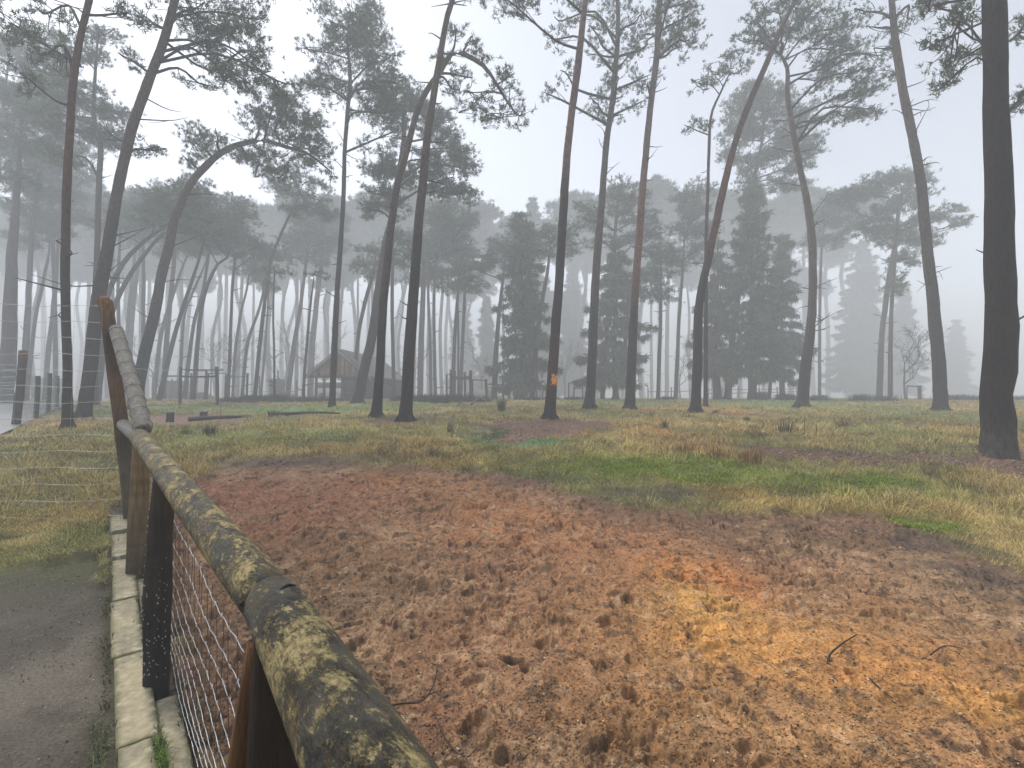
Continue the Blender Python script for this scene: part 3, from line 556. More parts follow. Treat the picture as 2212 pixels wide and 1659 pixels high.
bg = [ # label, points, blobs, Y
 ('slim straight pine left of the cabin roof, far back', [(620, 852, 12), (636, 740, 11), (647, 675, 9), (660, 575, 7), (668, 520, 4)], [(665, 500, 34, 22), (640, 520, 34, 20), (695, 520, 32, 20), (690, 555, 30, 16), (630, 555, 26, 16), (660, 470, 30, 18)], 45),
 ('leaning pine with an umbrella head above the log on the grass', [(550, 860, 10), (558, 775, 9), (567, 691, 9), (580, 591, 8), (590, 547, 7), (617, 483, 6), (643, 430, 4)], [(600, 400, 34, 22), (640, 395, 34, 24), (680, 430, 36, 22), (650, 450, 38, 18), (700, 465, 30, 14), (690, 395, 22, 14)], 36),
 ('thin dark wavy pine right of the left rail frame', [(492, 853, 9), (497, 750, 8), (500, 658, 7), (503, 600, 7), (508, 560, 5)], [(510, 520, 50, 20), (550, 535, 40, 20), (470, 525, 40, 18), (520, 550, 36, 14), (590, 550, 34, 16), (500, 490, 40, 20)], 38),
 ('pine leaning right out of the left rail frame with a bent head', [(417, 862, 12), (427, 741, 10), (440, 641, 9), (467, 575, 7), (493, 555, 5)], [(480, 480, 50, 24), (440, 460, 40, 24), (520, 470, 40, 22), (460, 510, 50, 20), (410, 480, 34, 24), (500, 440, 40, 18)], 36),
 ('second leaning pine beside the left rail frame post', [(398, 850, 11), (417, 708, 8), (437, 635, 8), (450, 558, 6), (458, 520, 4)], [(440, 500, 40, 22), (400, 515, 40, 18), (470, 530, 30, 14)], 40),
 ('spindly crooked pine left of the rail frame', [(388, 855, 7), (397, 691, 6), (417, 631, 6), (440, 578, 4), (450, 545, 3)], [(450, 530, 40, 16), (420, 545, 34, 12)], 42),
 ('dark pine leaning strongly right behind the arched pine', [(343, 859, 12), (360, 791, 13), (377, 725, 10), (403, 641, 9), (433, 551, 6), (445, 500, 4)], [(430, 440, 45, 22), (380, 450, 40, 22), (400, 480, 45, 18), (350, 470, 36, 20), (455, 480, 34, 16)], 34),
 ('straight grey pine left of the strongly leaning one', [(352, 858, 12), (358, 760, 12), (367, 658, 11), (375, 575, 10), (380, 500, 6)], [(360, 430, 40, 20), (400, 420, 34, 18), (330, 450, 38, 18), (370, 520, 36, 16)], 42),
 ('forked grey pine seen between arched pine and thick pine', [(333, 852, 10), (345, 740, 10), (367, 658, 9), (393, 581, 6), (410, 540, 3)], [(400, 530, 36, 14), (360, 545, 30, 12), (330, 505, 40, 16)], 46),
 ('slim upright pine right of the tall rustic post', [(308, 855, 9), (309, 740, 9), (310, 620, 9), (310, 530, 7), (312, 460, 4)], [(310, 430, 45, 24), (280, 460, 38, 20), (340, 420, 30, 18), (290, 500, 36, 16)], 42),
 ('pale V shaped pine pair stem in the mist behind the rail end', [(277, 852, 12), (282, 740, 11), (290, 640, 10), (300, 560, 8), (306, 500, 5)], [(300, 480, 40, 22), (270, 510, 40, 18)], 50),
 ('dark upright stem close right of the tall rustic post', [(258, 856, 9), (257, 740, 9), (255, 640, 8), (257, 560, 7), (262, 470, 4)], [(262, 450, 40, 24), (230, 480, 36, 20), (290, 490, 30, 16)], 38),
 ('pale stem touching the tall rustic post on its right', [(247, 855, 10), (246, 740, 9), (243, 620, 8), (244, 530, 6)], [(240, 500, 40, 20)], 50),
 ('pine bowed far over to the right, upper of the two bowed stems', [(206, 860, 14), (216, 740, 14), (232, 640, 13), (262, 575, 12), (298, 532, 10), (340, 500, 8), (380, 472, 5)], [(350, 440, 44, 22), (390, 430, 40, 24), (420, 410, 40, 22), (330, 470, 40, 16), (400, 460, 36, 14)], 31),
 ('pine bowed far over to the right, lower of the two bowed stems', [(212, 862, 13), (226, 740, 13), (246, 665, 12), (282, 592, 11), (320, 540, 9), (352, 505, 7), (395, 490, 4)], [(400, 490, 36, 14), (430, 500, 34, 14), (370, 500, 30, 12)], 33),
 ('thin pine right behind the wavy pine with a feathery head', [(503, 850, 7), (508, 760, 7), (520, 678, 6), (533, 625, 5), (538, 590, 3)], [(540, 580, 30, 14), (560, 600, 22, 10)], 44),
 ('dark pine leaning right, low crossing stem left of the leaning umbrella pine', [(523, 850, 8), (533, 751, 8), (548, 700, 7), (563, 658, 6), (573, 600, 5), (575, 560, 3)], [(580, 560, 34, 14), (560, 585, 26, 10)], 42),
 ('spindly stem between two leaning stems left of the cabin', [(593, 862, 6), (592, 760, 5), (590, 691, 5), (592, 610, 4), (594, 580, 3)], [(600, 590, 26, 12), (585, 610, 18, 9)], 34),
 ('slim stem crossing behind the leaning umbrella pine', [(563, 850, 6), (572, 760, 6), (576, 700, 5), (582, 600, 4)], [(590, 620, 22, 10)], 46),
 ('pale thick double stem just left of the cabin eave', [(671, 852, 16), (673, 760, 15), (680, 691, 13), (690, 600, 10), (700, 540, 6)], [(700, 500, 40, 26), (720, 470, 34, 20), (670, 520, 30, 18), (720, 530, 34, 18)], 50),
 ('short dark stem standing before the cabin eave', [(655, 864, 8), (658, 800, 7), (664, 730, 6), (672, 650, 5), (678, 600, 3)], [(680, 590, 26, 12)], 34),
 ('thin grey pine behind the pine leaning beside the cabin', [(764, 855, 9), (772, 740, 9), (787, 658, 9), (804, 600, 8), (812, 560, 5)], [(800, 545, 34, 18), (830, 560, 30, 18), (780, 575, 28, 14), (805, 590, 30, 14)], 38),
 ('thin grey stem just right of the cabin', [(851, 860, 9), (849, 760, 8), (847, 658, 8), (848, 560, 7), (850, 500, 4)], [(850, 520, 30, 22), (870, 560, 30, 18), (885, 520, 26, 20)], 37),
 ('pale broad stem right of the tall bare pine', [(907, 854, 14), (910, 740, 13), (914, 625, 11), (916, 540, 8)], [(920, 520, 34, 26), (950, 470, 34, 22), (930, 560, 36, 20)], 44),
 ('first of two thin stems right of the pale broad stem', [(931, 852, 7), (929, 740, 7), (925, 640, 6), (926, 580, 4)], [(935, 590, 28, 18), (900, 600, 26, 14)], 44),
 ('second of two thin stems right of the pale broad stem', [(941, 850, 8), (938, 740, 7), (938, 640, 6), (942, 560, 4)], [(950, 470, 40, 30), (975, 500, 38, 28), (940, 530, 36, 24), (985, 545, 34, 20), (965, 440, 26, 20), (1005, 480, 30, 24)], 42),
 ('left stem of the trio behind the middle rail frame', [(977, 857, 9), (982, 740, 8), (987, 658, 7), (993, 600, 5)], [(990, 590, 34, 20), (970, 620, 26, 16), (1010, 610, 30, 18)], 40),
 ('middle stem of the trio behind the middle rail frame', [(990, 857, 5), (990, 740, 5), (989, 640, 4), (990, 590, 3)], [(995, 570, 26, 14)], 41),
 ('right stem of the trio behind the middle rail frame with bare side twigs', [(995, 850, 8), (999, 740, 8), (1003, 658, 7), (1005, 600, 5), (1006, 540, 3)], [(1015, 580, 34, 18), (1000, 540, 34, 22), (1030, 620, 24, 12)], 44),
 ('slim pine with a low side fork right of the middle rail frame', [(1067, 854, 14), (1070, 790, 11), (1074, 725, 10), (1080, 660, 8), (1087, 600, 6), (1090, 570, 3)], [(1060, 560, 38, 16), (1100, 545, 40, 18), (1120, 575, 30, 14), (1040, 575, 24, 12), (1085, 525, 34, 14)], 40),
 ('stem leaning right at the left side of the drooping spruce', [(1119, 860, 13), (1127, 790, 12), (1134, 725, 12), (1142, 620, 9), (1146, 540, 6)], [(1150, 520, 38, 20), (1125, 500, 30, 18), (1170, 500, 30, 18)], 38),
 ('stem leaning right at the right side of the drooping spruce', [(1149, 860, 12), (1156, 780, 11), (1162, 708, 10), (1173, 640, 9), (1183, 585, 7), (1188, 530, 4)], [(1190, 520, 32, 20), (1170, 540, 30, 18), (1230, 530, 34, 20), (1225, 500, 30, 18)], 36),
 ('pine with a domed crown between the flared pine and the orange barked pine', [(1301, 861, 11), (1306, 790, 10), (1311, 725, 10), (1319, 620, 9), (1327, 525, 8), (1331, 467, 7), (1336, 420, 4)], [(1350, 405, 36, 16), (1325, 430, 34, 16), (1375, 425, 30, 18), (1270, 450, 36, 16), (1285, 480, 34, 18), (1350, 460, 38, 20), (1395, 470, 34, 22), (1410, 510, 36, 22), (1300, 520, 34, 18), (1360, 510, 34, 18), (1420, 550, 34, 20)], 38),
 ('short slanting stem with drooping twigs behind the orange barked pine', [(1326, 861, 12), (1335, 820, 11), (1347, 775, 10), (1355, 700, 8), (1362, 620, 5)], [(1370, 600, 34, 18), (1340, 610, 28, 16)], 37),
 ('slim upright pine right of the orange barked pine', [(1421, 860, 9), (1424, 780, 9), (1427, 691, 8), (1428, 620, 7), (1427, 560, 4)], [(1420, 590, 40, 24), (1440, 550, 34, 22), (1400, 630, 34, 18), (1435, 640, 26, 20)], 38),
 ('slim pine leaning slightly right, halfway to the leaning orange pine', [(1459, 860, 10), (1463, 780, 9), (1467, 691, 8), (1474, 591, 7), (1478, 520, 4)], [(1480, 430, 34, 22), (1510, 410, 30, 22), (1495, 460, 38, 22), (1520, 500, 34, 22), (1480, 500, 30, 20), (1500, 545, 34, 18), (1475, 570, 30, 18)], 40),
 ('thin pale stem with a hooked top in front of the wide dark spruce', [(1661, 864, 8), (1670, 760, 8), (1678, 691, 7), (1688, 605, 6), (1700, 590, 3)], [(1715, 592, 20, 6)], 37),
 ('faint upright stem right of the crooked pine', [(1770, 852, 8), (1771, 658, 7), (1774, 560, 6), (1780, 490, 4)], [(1785, 445, 36, 16), (1820, 455, 34, 16), (1790, 480, 38, 18), (1760, 520, 30, 18), (1840, 490, 26, 12), (1800, 520, 26, 12)], 45),
 ('very thick pale trunk in the mist at the left edge', [(6, 905, 44), (18, 775, 38), (24, 620, 30), (30, 491, 22), (43, 333, 10), (46, 260, 6)], [(40, 230, 44, 26), (80, 250, 40, 24), (20, 290, 40, 26), (60, 310, 44, 22), (0, 200, 40, 30), (100, 200, 34, 20), (30, 380, 50, 24)], 30),
 ('pale trunk second from the left edge', [(48, 880, 18), (56, 740, 16), (64, 600, 13), (70, 491, 11), (84, 400, 8), (92, 330, 4)], [(90, 330, 44, 24), (120, 360, 40, 22), (60, 400, 44, 24), (100, 420, 44, 20), (40, 450, 40, 20), (130, 300, 30, 18)], 38),
 ('thin crooked trunk left of the reddish brown pine', [(58, 868, 10), (66, 775, 10), (78, 680, 9), (97, 591, 8), (107, 540, 5), (105, 480, 3)], [(110, 470, 40, 20), (80, 490, 40, 18), (60, 520, 40, 16), (120, 510, 34, 14)], 40),
 ('misty trunk right behind the reddish brown pine', [(97, 866, 12), (104, 760, 12), (113, 691, 12), (121, 600, 10), (126, 520, 7), (130, 450, 4)], [(130, 430, 40, 22), (110, 470, 36, 20), (160, 420, 30, 20), (170, 470, 36, 18), (180, 380, 30, 22)], 42),
]
for lb, pts, bl, Y in bg:
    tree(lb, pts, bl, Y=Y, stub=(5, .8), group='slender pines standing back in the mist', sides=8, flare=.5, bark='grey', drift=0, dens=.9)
# upper left canopy: further pines whose heads fill the corner
for lb, pts, bl, Y in [
 ('misty pine with a big head in the upper left corner', [(-30, 880, 16), (-18, 640, 13), (-6, 400, 10), (10, 200, 7), (20, 120, 4)], [(10, 110, 50, 30), (60, 130, 44, 28), (40, 200, 50, 30), (90, 90, 40, 26), (0, 260, 50, 30), (110, 180, 34, 24), (40, 330, 50, 26)], 36),
 ('misty pine whose head stands above the reddish pine at left', [(120, 870, 12), (118, 640, 11), (112, 400, 9), (120, 250, 6), (125, 190, 3)], [(130, 180, 40, 22), (90, 220, 44, 24), (140, 240, 40, 22), (110, 290, 46, 24), (70, 330, 44, 22), (160, 330, 40, 20), (100, 380, 50, 22)], 42),
 ('faint pine left of the arched pine with a wide flat head', [(270, 862, 10), (276, 700, 9), (290, 560, 8), (300, 470, 5)], [(300, 440, 50, 20), (350, 445, 40, 18), (250, 450, 44, 20), (320, 475, 50, 14), (200, 460, 40, 20)], 50)]:
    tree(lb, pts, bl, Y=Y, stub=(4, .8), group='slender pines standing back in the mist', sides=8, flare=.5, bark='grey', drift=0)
spruce('drooping dark spruce left of the pine with the orange wound', 1128, 858, 39, 455, 92, 1.6, seed=3, group='dark spruces in the clearing', w=14)
spruce('drooping spruce behind the flared dark pine', 1330, 858, 40, 520, 105, 1.8, seed=5, group='dark spruces in the clearing', w=14)
spruce('wide dark spruce with a level skirt behind the crooked pine', 1625, 862, 38, 395, 110, 2.3, seed=6, group='dark spruces in the clearing', w=19)
spruce('narrow dark spruce with a bulging stem left of the wide one', 1550, 862, 39, 520, 70, 2.3, seed=8, group='dark spruces in the clearing', w=18)
spruce('dark spruce filling the gap right of the wide one', 1690, 860, 43, 500, 70, 2.4, seed=18, group='dark spruces in the clearing', w=12)
spruce('large pale spruce fading in the mist between the crooked pine and the two close pines', 1865, 858, 66, 520, 95, 2.0, seed=9, group='pale spruces far back', w=12, dens=.8)
spruce('smaller pale spruce behind the two close pines', 1950, 858, 70, 610, 52, 2.0, seed=10, group='pale spruces far back', w=9, dens=.8)
spruce('faint spruce left of the drooping dark spruce', 1052, 858, 66, 640, 38, 1.0, seed=11, group='pale spruces far back', w=8, dens=.8)
spruce('pointed spruce top rising highest over the middle of the wood', 1150, 858, 62, 428, 62, 4, seed=12, group='pale spruces far back', w=12, dens=.8)
spruce('faint spruce showing right of the pine with the orange wound', 1236, 858, 66, 560, 60, 1.5, seed=13, group='pale spruces far back', w=9, dens=.8)
spruce('barely visible spruce at the far right behind the stout leaning pine', 2066, 858, 84, 690, 40, 1.5, seed=14, group='pale spruces far back', w=8, dens=.7)
spruce('faint spruce between the two broad pale stems', 1000, 858, 80, 640, 40, 2.0, seed=15, group='pale spruces far back', w=8, dens=.7)
bare_tree('small leafless tree left of the stout leaning pine at right', 1955, 866, 42, 7.5, 4, w=.11, depth=6)
for k, (px, Y, h, lb) in enumerate([(455, 60, 11, 'faint leafless tree right of the left rail frame'), (490, 56, 9, 'faint leafless tree behind the wavy pine'), (895, 60, 10, 'faint leafless tree behind the tall bare pine'), (1040, 64, 9, 'faint leafless tree right of the middle rail frame'), (700, 60, 12, 'leafless tree behind the cabin'), (620, 62, 12, 'leafless tree left of the cabin'), (1470, 60, 9, 'faint leafless tree behind the slim leaning pine'), (1220, 62, 9, 'faint leafless tree right of the spruce'), (330, 58, 10, 'faint leafless tree behind the arched pine')]):
    bare_tree(lb, px, 860, Y, h, 50 + k, w=.10, group='leafless trees in the mist', spread=.45)
# rows of pines further back, one built per kind and copied
far_pos = [(-60, 58), (20, 62), (75, 55), (140, 60), (185, 66), (232, 58), (268, 70), (300, 62), (345, 68), (385, 64), (425, 74), (468, 66), (512, 60), (545, 72), (585, 64), (612, 70), (640, 60), (668, 74), (700, 66), (735, 62), (775, 70), (800, 60), (832, 66), (866, 72), (893, 62), (925, 70), (955, 64), (1012, 74), (1090, 70), (1118, 78), (1180, 70), (1262, 66), (1290, 74), (1345, 70), (1385, 62), (1408, 74), (1440, 66), (1492, 70), (1540, 76), (1595, 68), (1650, 72), (1710, 66), (1745, 76)]
protos = []
for k in range(4):
    hh = [470, 500, 530, 505][k]
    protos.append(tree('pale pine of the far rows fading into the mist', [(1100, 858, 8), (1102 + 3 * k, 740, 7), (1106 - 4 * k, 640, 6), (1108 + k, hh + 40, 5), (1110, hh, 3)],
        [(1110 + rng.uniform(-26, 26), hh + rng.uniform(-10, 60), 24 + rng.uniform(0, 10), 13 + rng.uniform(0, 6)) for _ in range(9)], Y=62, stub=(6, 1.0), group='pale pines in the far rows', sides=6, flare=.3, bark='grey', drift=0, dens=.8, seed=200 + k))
for i, (px, Y) in enumerate(far_pos):
    src = protos[i % 4]
    if i < 4: o = src
    else:
        o = src.copy(); SC.collection.objects.link(o)
        for ch in list(src.children):
            c = ch.copy(); SC.collection.objects.link(c); c.parent = o
    Y = 33 + (Y - 33) * 2.0; o.location = ((px - CX) / F * Y, Y, float(G(Y))); o.rotation_euler = (0, 0, i * 2.1); s = (Y / 78)  * (1.0 + .18 * math.sin(i * 3.7)); o.scale = (s, s, s * (1.0 if px < 1000 or px > 1250 else .8))

# the deepest rows, closing the wood behind everything
rg9 = np.random.default_rng(99); k9 = 0
for px in np.concatenate([np.linspace(-260, 1040, 46), np.linspace(1130, 1830, 22)]):
    Y = rg9.uniform(125, 185); px = px + rg9.uniform(-14, 14); src = protos[k9 % 4]; k9 += 1
    o = src.copy(); SC.collection.objects.link(o)
    for ch in list(src.children):
        c = ch.copy(); SC.collection.objects.link(c); c.parent = o
    s = Y / 62 * rg9.uniform(.72, .95); o.location = ((px - CX) / F * Y, Y, float(G(Y))); o.rotation_euler = (0, 0, rg9.uniform(0, 6.28)); o.scale = (s * 1.1, s * 1.1, s)
# ------------------------------------------------------------------ kerb, rustic fence, wires
def fpt(s, y, z): return np.array([s - FD * y, y, z])
FR = -math.atan(FD)                                      # turn so that local +y runs along the fence
FRZ = math.atan2(1, -FD) - math.pi / 2
def slab(name, s0, s1, y0, y1, ztop, zbot, seed, label, group, tilt=0.0):
    "a worn kerb stone: gridded block with rounded, chipped edges"
    rg = np.random.default_rng(seed); cy_ = (y0 + y1) / 2; sm = (s0 + s1) / 2; c = fpt(sm, cy_, 0)
    nrm = math.hypot(1, FD); W_ = (s1 - s0) / nrm; L_ = (y1 - y0) * nrm   # width across, length along
    zg = float(G(cy_)); nu, nv = 22, 70; mb = MB(); vs = []
    prof = []; hgt = ztop - zbot
    U = np.concatenate([[-1, -1, -1], np.sin(np.linspace(-1, 1, nu) * 1.5708), [1, 1, 1]]); Zp = np.concatenate([[-hgt, -hgt * .6, -hgt * .25], np.zeros(nu), [-hgt * .25, -hgt * .6, -hgt]])
    V = np.concatenate([[-1, -1], np.linspace(-1, 1, nv), [1, 1]]); Zv = np.concatenate([[-hgt, -hgt * .4], np.zeros(nv), [-hgt * .4, -hgt]])
    UU, VV = np.meshgrid(U, V); ZZ = np.minimum(Zp[None, :], Zv[:, None])
    x = UU * W_ / 2; y = VV * L_ / 2
    ex = W_ / 2 - np.abs(x); ey = L_ / 2 - np.abs(y); e = np.minimum(ex, ey)
    n1 = fbm(x * 9 + seed, y * 9, 3, 121); n2 = fbm(x * 30 + seed, y * 30, 3, 122)
    ch = .005 + .004 * np.clip(n1 + .3, 0, 1)
    top = (ZZ > -.001); ZZ = ZZ + np.where(top, -ch * (1 - sstep(0, .006 + .008 * np.clip(n1, 0, 1), e)) + .002 * n1 + .0015 * n2, 0)
    x = x * (1 + .012 * n1) + .002 * n2; y = y + .003 * n1
    ca, sa = math.cos(FRZ), math.sin(FRZ); z = ZZ + ztop + zg - .0 + tilt * y
    X = x * ca - y * sa; Y = x * sa + y * ca
    col = mix(np.array([.31, .27, .18]), np.array([.22, .195, .135]), sstep(-.3, .5, n1)); col = mix(col, np.array([.10, .10, .05]), sstep(.03, .0, e + .012 * n2) * .8); col = mix(col, np.array([.42, .39, .30]), sstep(.25, .6, n2) * .6)
    n, m_ = X.shape; i, j = np.meshgrid(np.arange(n - 1), np.arange(m_ - 1), indexing='ij')
    q = np.stack([i * m_ + j, i * m_ + j + 1, (i + 1) * m_ + j + 1, (i + 1) * m_ + j], -1).reshape(-1, 4)
    mb.add(np.stack([X, Y, z], -1), q, col=col.reshape(-1, 3)); o = mb.build(name, M_stone); o.location = (c[0], c[1], 0)
    return setp(o, label, 'kerb stone', group)
ys = [-1.2, -.4, .55, 1.42, 2.24, 2.99, 3.79, 4.7, 5.45, 6.1]
names = {4: 'chipped kerb stone in the outer row beside the dark foremost post', 5: 'smooth kerb stone, third from the near end of the outer row', 6: 'kerb stone of the outer row level with the yellowish post', 7: 'kerb stone of the outer row just before the tall post', 8: 'last kerb stone, half sunk beside the tall post', 3: 'kerb stone of the outer row lying nearest in the picture', 2: 'kerb stone of the outer row under the camera', 1: 'kerb stone of the outer row behind the camera', 0: 'kerb stone of the outer row farthest behind the camera'}
for k in range(9):
    slab('kerb_stone', .066 + .012 * math.sin(k * 2.2) + (.012 if k == 3 else 0), .276 + .006 * math.cos(k * 3.1) - (.02 if k == 3 else 0), ys[k] + .005, ys[k + 1] - .005, .004 * math.sin(k * 5) + .004, -.16, 300 + k, names[k], 'kerb stones of the outer row')
for k, (a, b, lb) in enumerate([(1.1, 2.02, 'narrow kerb stone of the inner row lying nearest in the picture'), (2.04, 2.58, 'short kerb stone of the inner row ending at the dark post'), (2.95, 4.25, 'kerb stone of the inner row between the dark and the yellowish post'), (-.6, 1.08, 'kerb stone of the inner row under the camera')]):
    slab('kerb_stone', .288, .412, a, b, -.004, -.16, 330 + k, lb, 'kerb stones of the inner row')
# posts
def post(name, label, pts, cols, sides=18, noise=.12, flat=None, parent=None, mat=None):
    "pts [(s, y, z, radius)]"
    P = np.array([fpt(p[0], p[1], p[2]) for p in pts]); Rr = np.array([p[3] for p in pts]); n = 40
    ax = catmull(P, n); r = np.interp(np.linspace(0, len(P) - 1, n), np.arange(len(P)), Rr)
    mb = MB(); c = np.stack([np.interp(np.linspace(0, 1, n), np.linspace(0, 1, len(cols)), np.array(cols)[:, k]) for k in range(3)], -1)
    c = c * (1 + .10 * rng.normal(0, 1, (n, 1)))
    tubes(mb, ax, r, sides, col=c[None], noise=noise, ns=1.8); return setp(mb.build(name, mat or M_wood, parent), label, 'fence post' if label else None, 'posts of the rustic fence' if label else None)
BLK = (.016, .014, .012); BRN = (.11, .062, .03); YEL = (.22, .15, .06)
post('fence_post', 'split brown and black post under the sawn joint of the near rail', [(.27, .82, -.45, .046), (.275, .82, .3, .048), (.29, .82, .8, .046), (.305, .82, 1.19, .042)], [BLK, (.02, .014, .010), (.028, .018, .012)], noise=.1)
lathp = MB(); lx = catmull([fpt(.10, .85, -.2), fpt(.18, .845, .5), fpt(.272, .84, 1.17)], 24); tubes(lathp, lx, np.linspace(.026, .019, 24), 9, col=np.array((.17, .085, .035)), noise=.2)
setp(lathp.build('support_stake', M_wood), 'thin reddish brown stake fixed to the left of the nearest post', 'stake')
st2 = MB(); tubes(st2, catmull([fpt(.40, .62, -.3), fpt(.40, .62, .4), fpt(.40, .62, 1.08)], 12), np.full(12, .022), 8, col=(.26, .20, .12), noise=.1)
setp(st2.build('support_stake', M_wood), 'pale stake just showing under the near rail at the bottom edge', 'stake')
post('fence_post', 'thick black post speckled white, standing between the kerb rows', [(.31, 2.70, -.1, .062), (.31, 2.70, .1, .061), (.305, 2.69, .45, .066), (.315, 2.68, .9, .056), (.335, 2.67, 1.20, .054)], [BLK, BLK, (.022, .018, .014), (.04, .03, .018), (.05, .04, .02)])
post('fence_post', 'brown and yellow weathered post behind the black speckled one', [(.30, 4.36, -.1, .080), (.30, 4.36, .3, .078), (.31, 4.36, .8, .070), (.32, 4.36, 1.18, .068)], [(.05, .04, .02), (.12, .085, .04), YEL, (.20, .14, .06)])
pt = post('fence_post', 'tall leaning brown post with a sawn top where the wire mesh ends', [(.335, 6.0, -.05, .075), (.27, 6.0, .6, .075), (.18, 6.02, 1.2, .078), (.05, 6.05, 2.0, .078), (-.055, 6.08, 2.75, .078), (-.10, 6.1, 2.86, .074)], [(.06, .045, .03), (.10, .075, .045), (.055, .036, .022), (.14, .075, .035), (.05, .035, .025), (.20, .11, .05), (.22, .12, .055)])
# white droplets of lichen on the black post
lic = MB()
for k in range(170):
    a = rng.uniform(-2.7, -.3) if rng.random() < .8 else rng.uniform(0, 6.28); z = rng.uniform(.05, 1.15); u = z / 1.2; r = np.interp(z, [0, .1, .45, .9, 1.2], [.062, .061, .066, .056, .054]) + .004
    c = fpt(np.interp(z, [0, .45, .9, 1.2], [.31, .305, .315, .335]), 2.69, z) + np.array([math.cos(a) * r, math.sin(a) * r, 0]); t = np.array([-math.sin(a), math.cos(a), 0]); h = rng.uniform(.002, .007); w = rng.uniform(.0015, .0035); o_ = np.array([math.cos(a), math.sin(a), 0]) * .006
    lic.add([c - t * w, c - [0, 0, h], c + t * w, c + [0, 0, h], c + o_, c - o_], np.array([[0, 1, 4], [1, 2, 4], [2, 3, 4], [3, 0, 4]]), col=(.42, .40, .33))
bpost = [o for o in SC.objects if o.name.startswith('fence_post') and 'black post speckled' in o.get('label', '')][0]
lic.build('lichen', M_pebble, bpost, smooth=False)
# rails
def rail(label, pts, mat, sides=28, n=90, noise=.05, ends=None):
    P = np.array([p[:3] for p in pts]); ax = catmull(P, n); r = np.interp(np.linspace(0, len(P) - 1, n), np.arange(len(P)), [p[3] for p in pts])
    L = np.cumsum(np.linalg.norm(np.diff(ax, axis=0, prepend=ax[:1]), axis=1))
    if ends: r = r * (1 - .22 * np.exp(-(L / .008) ** 1.0)) * (1 - (.22 * np.exp(-((L[-1] - L) / .008))))
    mb = MB(); tubes(mb, ax, r, sides, col=(.3, .3, .3), noise=noise, ns=1.4); return setp(mb.build('rail', mat), label, 'rail', 'logs of the top rail')
def rp(s, y, z, r): p = fpt(s, y, z); return (p[0], p[1], p[2], r)
rail('mossy nearest log of the top rail, black with yellow patches', [rp(.09, -.8, 1.225, .056), rp(.20, 0, 1.23, .056), rp(.260, .45, 1.232, .051), rp(.304, .868, 1.235, .046)], M_rail, n=140, ends=1)
rail('long log of the top rail from the sawn joint to the yellowish post', [rp(.303, .876, 1.228, .044), rp(.302, 1.6, 1.226, .050), rp(.297, 2.65, 1.232, .060), rp(.295, 3.5, 1.232, .066), rp(.292, 4.46, 1.238, .074)], M_rail, n=160, ends=1)
rail('short grey log of the top rail between the yellowish and the tall post', [rp(.19, 6.15, 1.265, .062), rp(.20, 5.7, 1.262, .066), rp(.25, 5.0, 1.24, .066), rp(.29, 4.5, 1.232, .062)], M_rail_far, n=60, ends=1)
sl = rail('pale grey log wrapped in wire, sloping up to the tall post', [rp(.335, 4.42, 1.29, .066), rp(.28, 4.9, 1.62, .070), rp(.19, 5.4, 1.99, .073), rp(.07, 5.95, 2.47, .072)], M_rail_far, n=90, ends=1)
for k in range(9):
    wr = MB()
    t = .04 + k * .115; c = np.array([np.interp(t, [0, .33, .66, 1], [fpt(.335, 4.42, 1.29)[i], fpt(.28, 4.9, 1.62)[i], fpt(.19, 5.4, 1.99)[i], fpt(.07, 5.95, 2.47)[i]]) for i in range(3)])
    d = unit(fpt(.07, 5.95, 2.47) - fpt(.335, 4.42, 1.29)); a = unit(np.cross(d, [0, 0, 1.])); b = np.cross(a, d); th = np.linspace(0, 2 * math.pi, 26)
    tubes(wr, c + (a * np.cos(th)[:, None] + b * np.sin(th)[:, None]) * .077 + d * .01 * np.sin(th + k)[:, None], np.full(26, .0022), 5, col=(.06, .06, .06), cap=False); wr.build('wire_wrap', M_wire, sl)
# staple and notch at the sawn joint
nb_ = [o for o in SC.objects if o.name.startswith('rail') and 'mossy nearest' in o.get('label', '')][0]
nm = MB(); tubes(nm, np.array([fpt(.304, .855, 1.233), fpt(.303, .89, 1.228)]), np.array([.036, .036]), 14, col=(.008, .007, .006)); nm.build('joint_core', M_wood, nb_)
cr = MB(); d = unit(fpt(0, 1, 0) - fpt(0, 0, 0)); a = np.array([d[1], -d[0], 0]); c = fpt(.30, .80, 1.235)
P = [c + d * .02 * math.sin(q * 2) + (a * math.cos(q) + np.array([0, 0, 1]) * math.sin(q)) * .0452 for q in np.linspace(.9, 1.9, 9)]; tubes(cr, np.array(P), np.array([.0005, .002, .003, .004, .0045, .004, .003, .002, .0005]), 6, col=(.008, .007, .006)); cr.build('crack', M_wood, nb_)
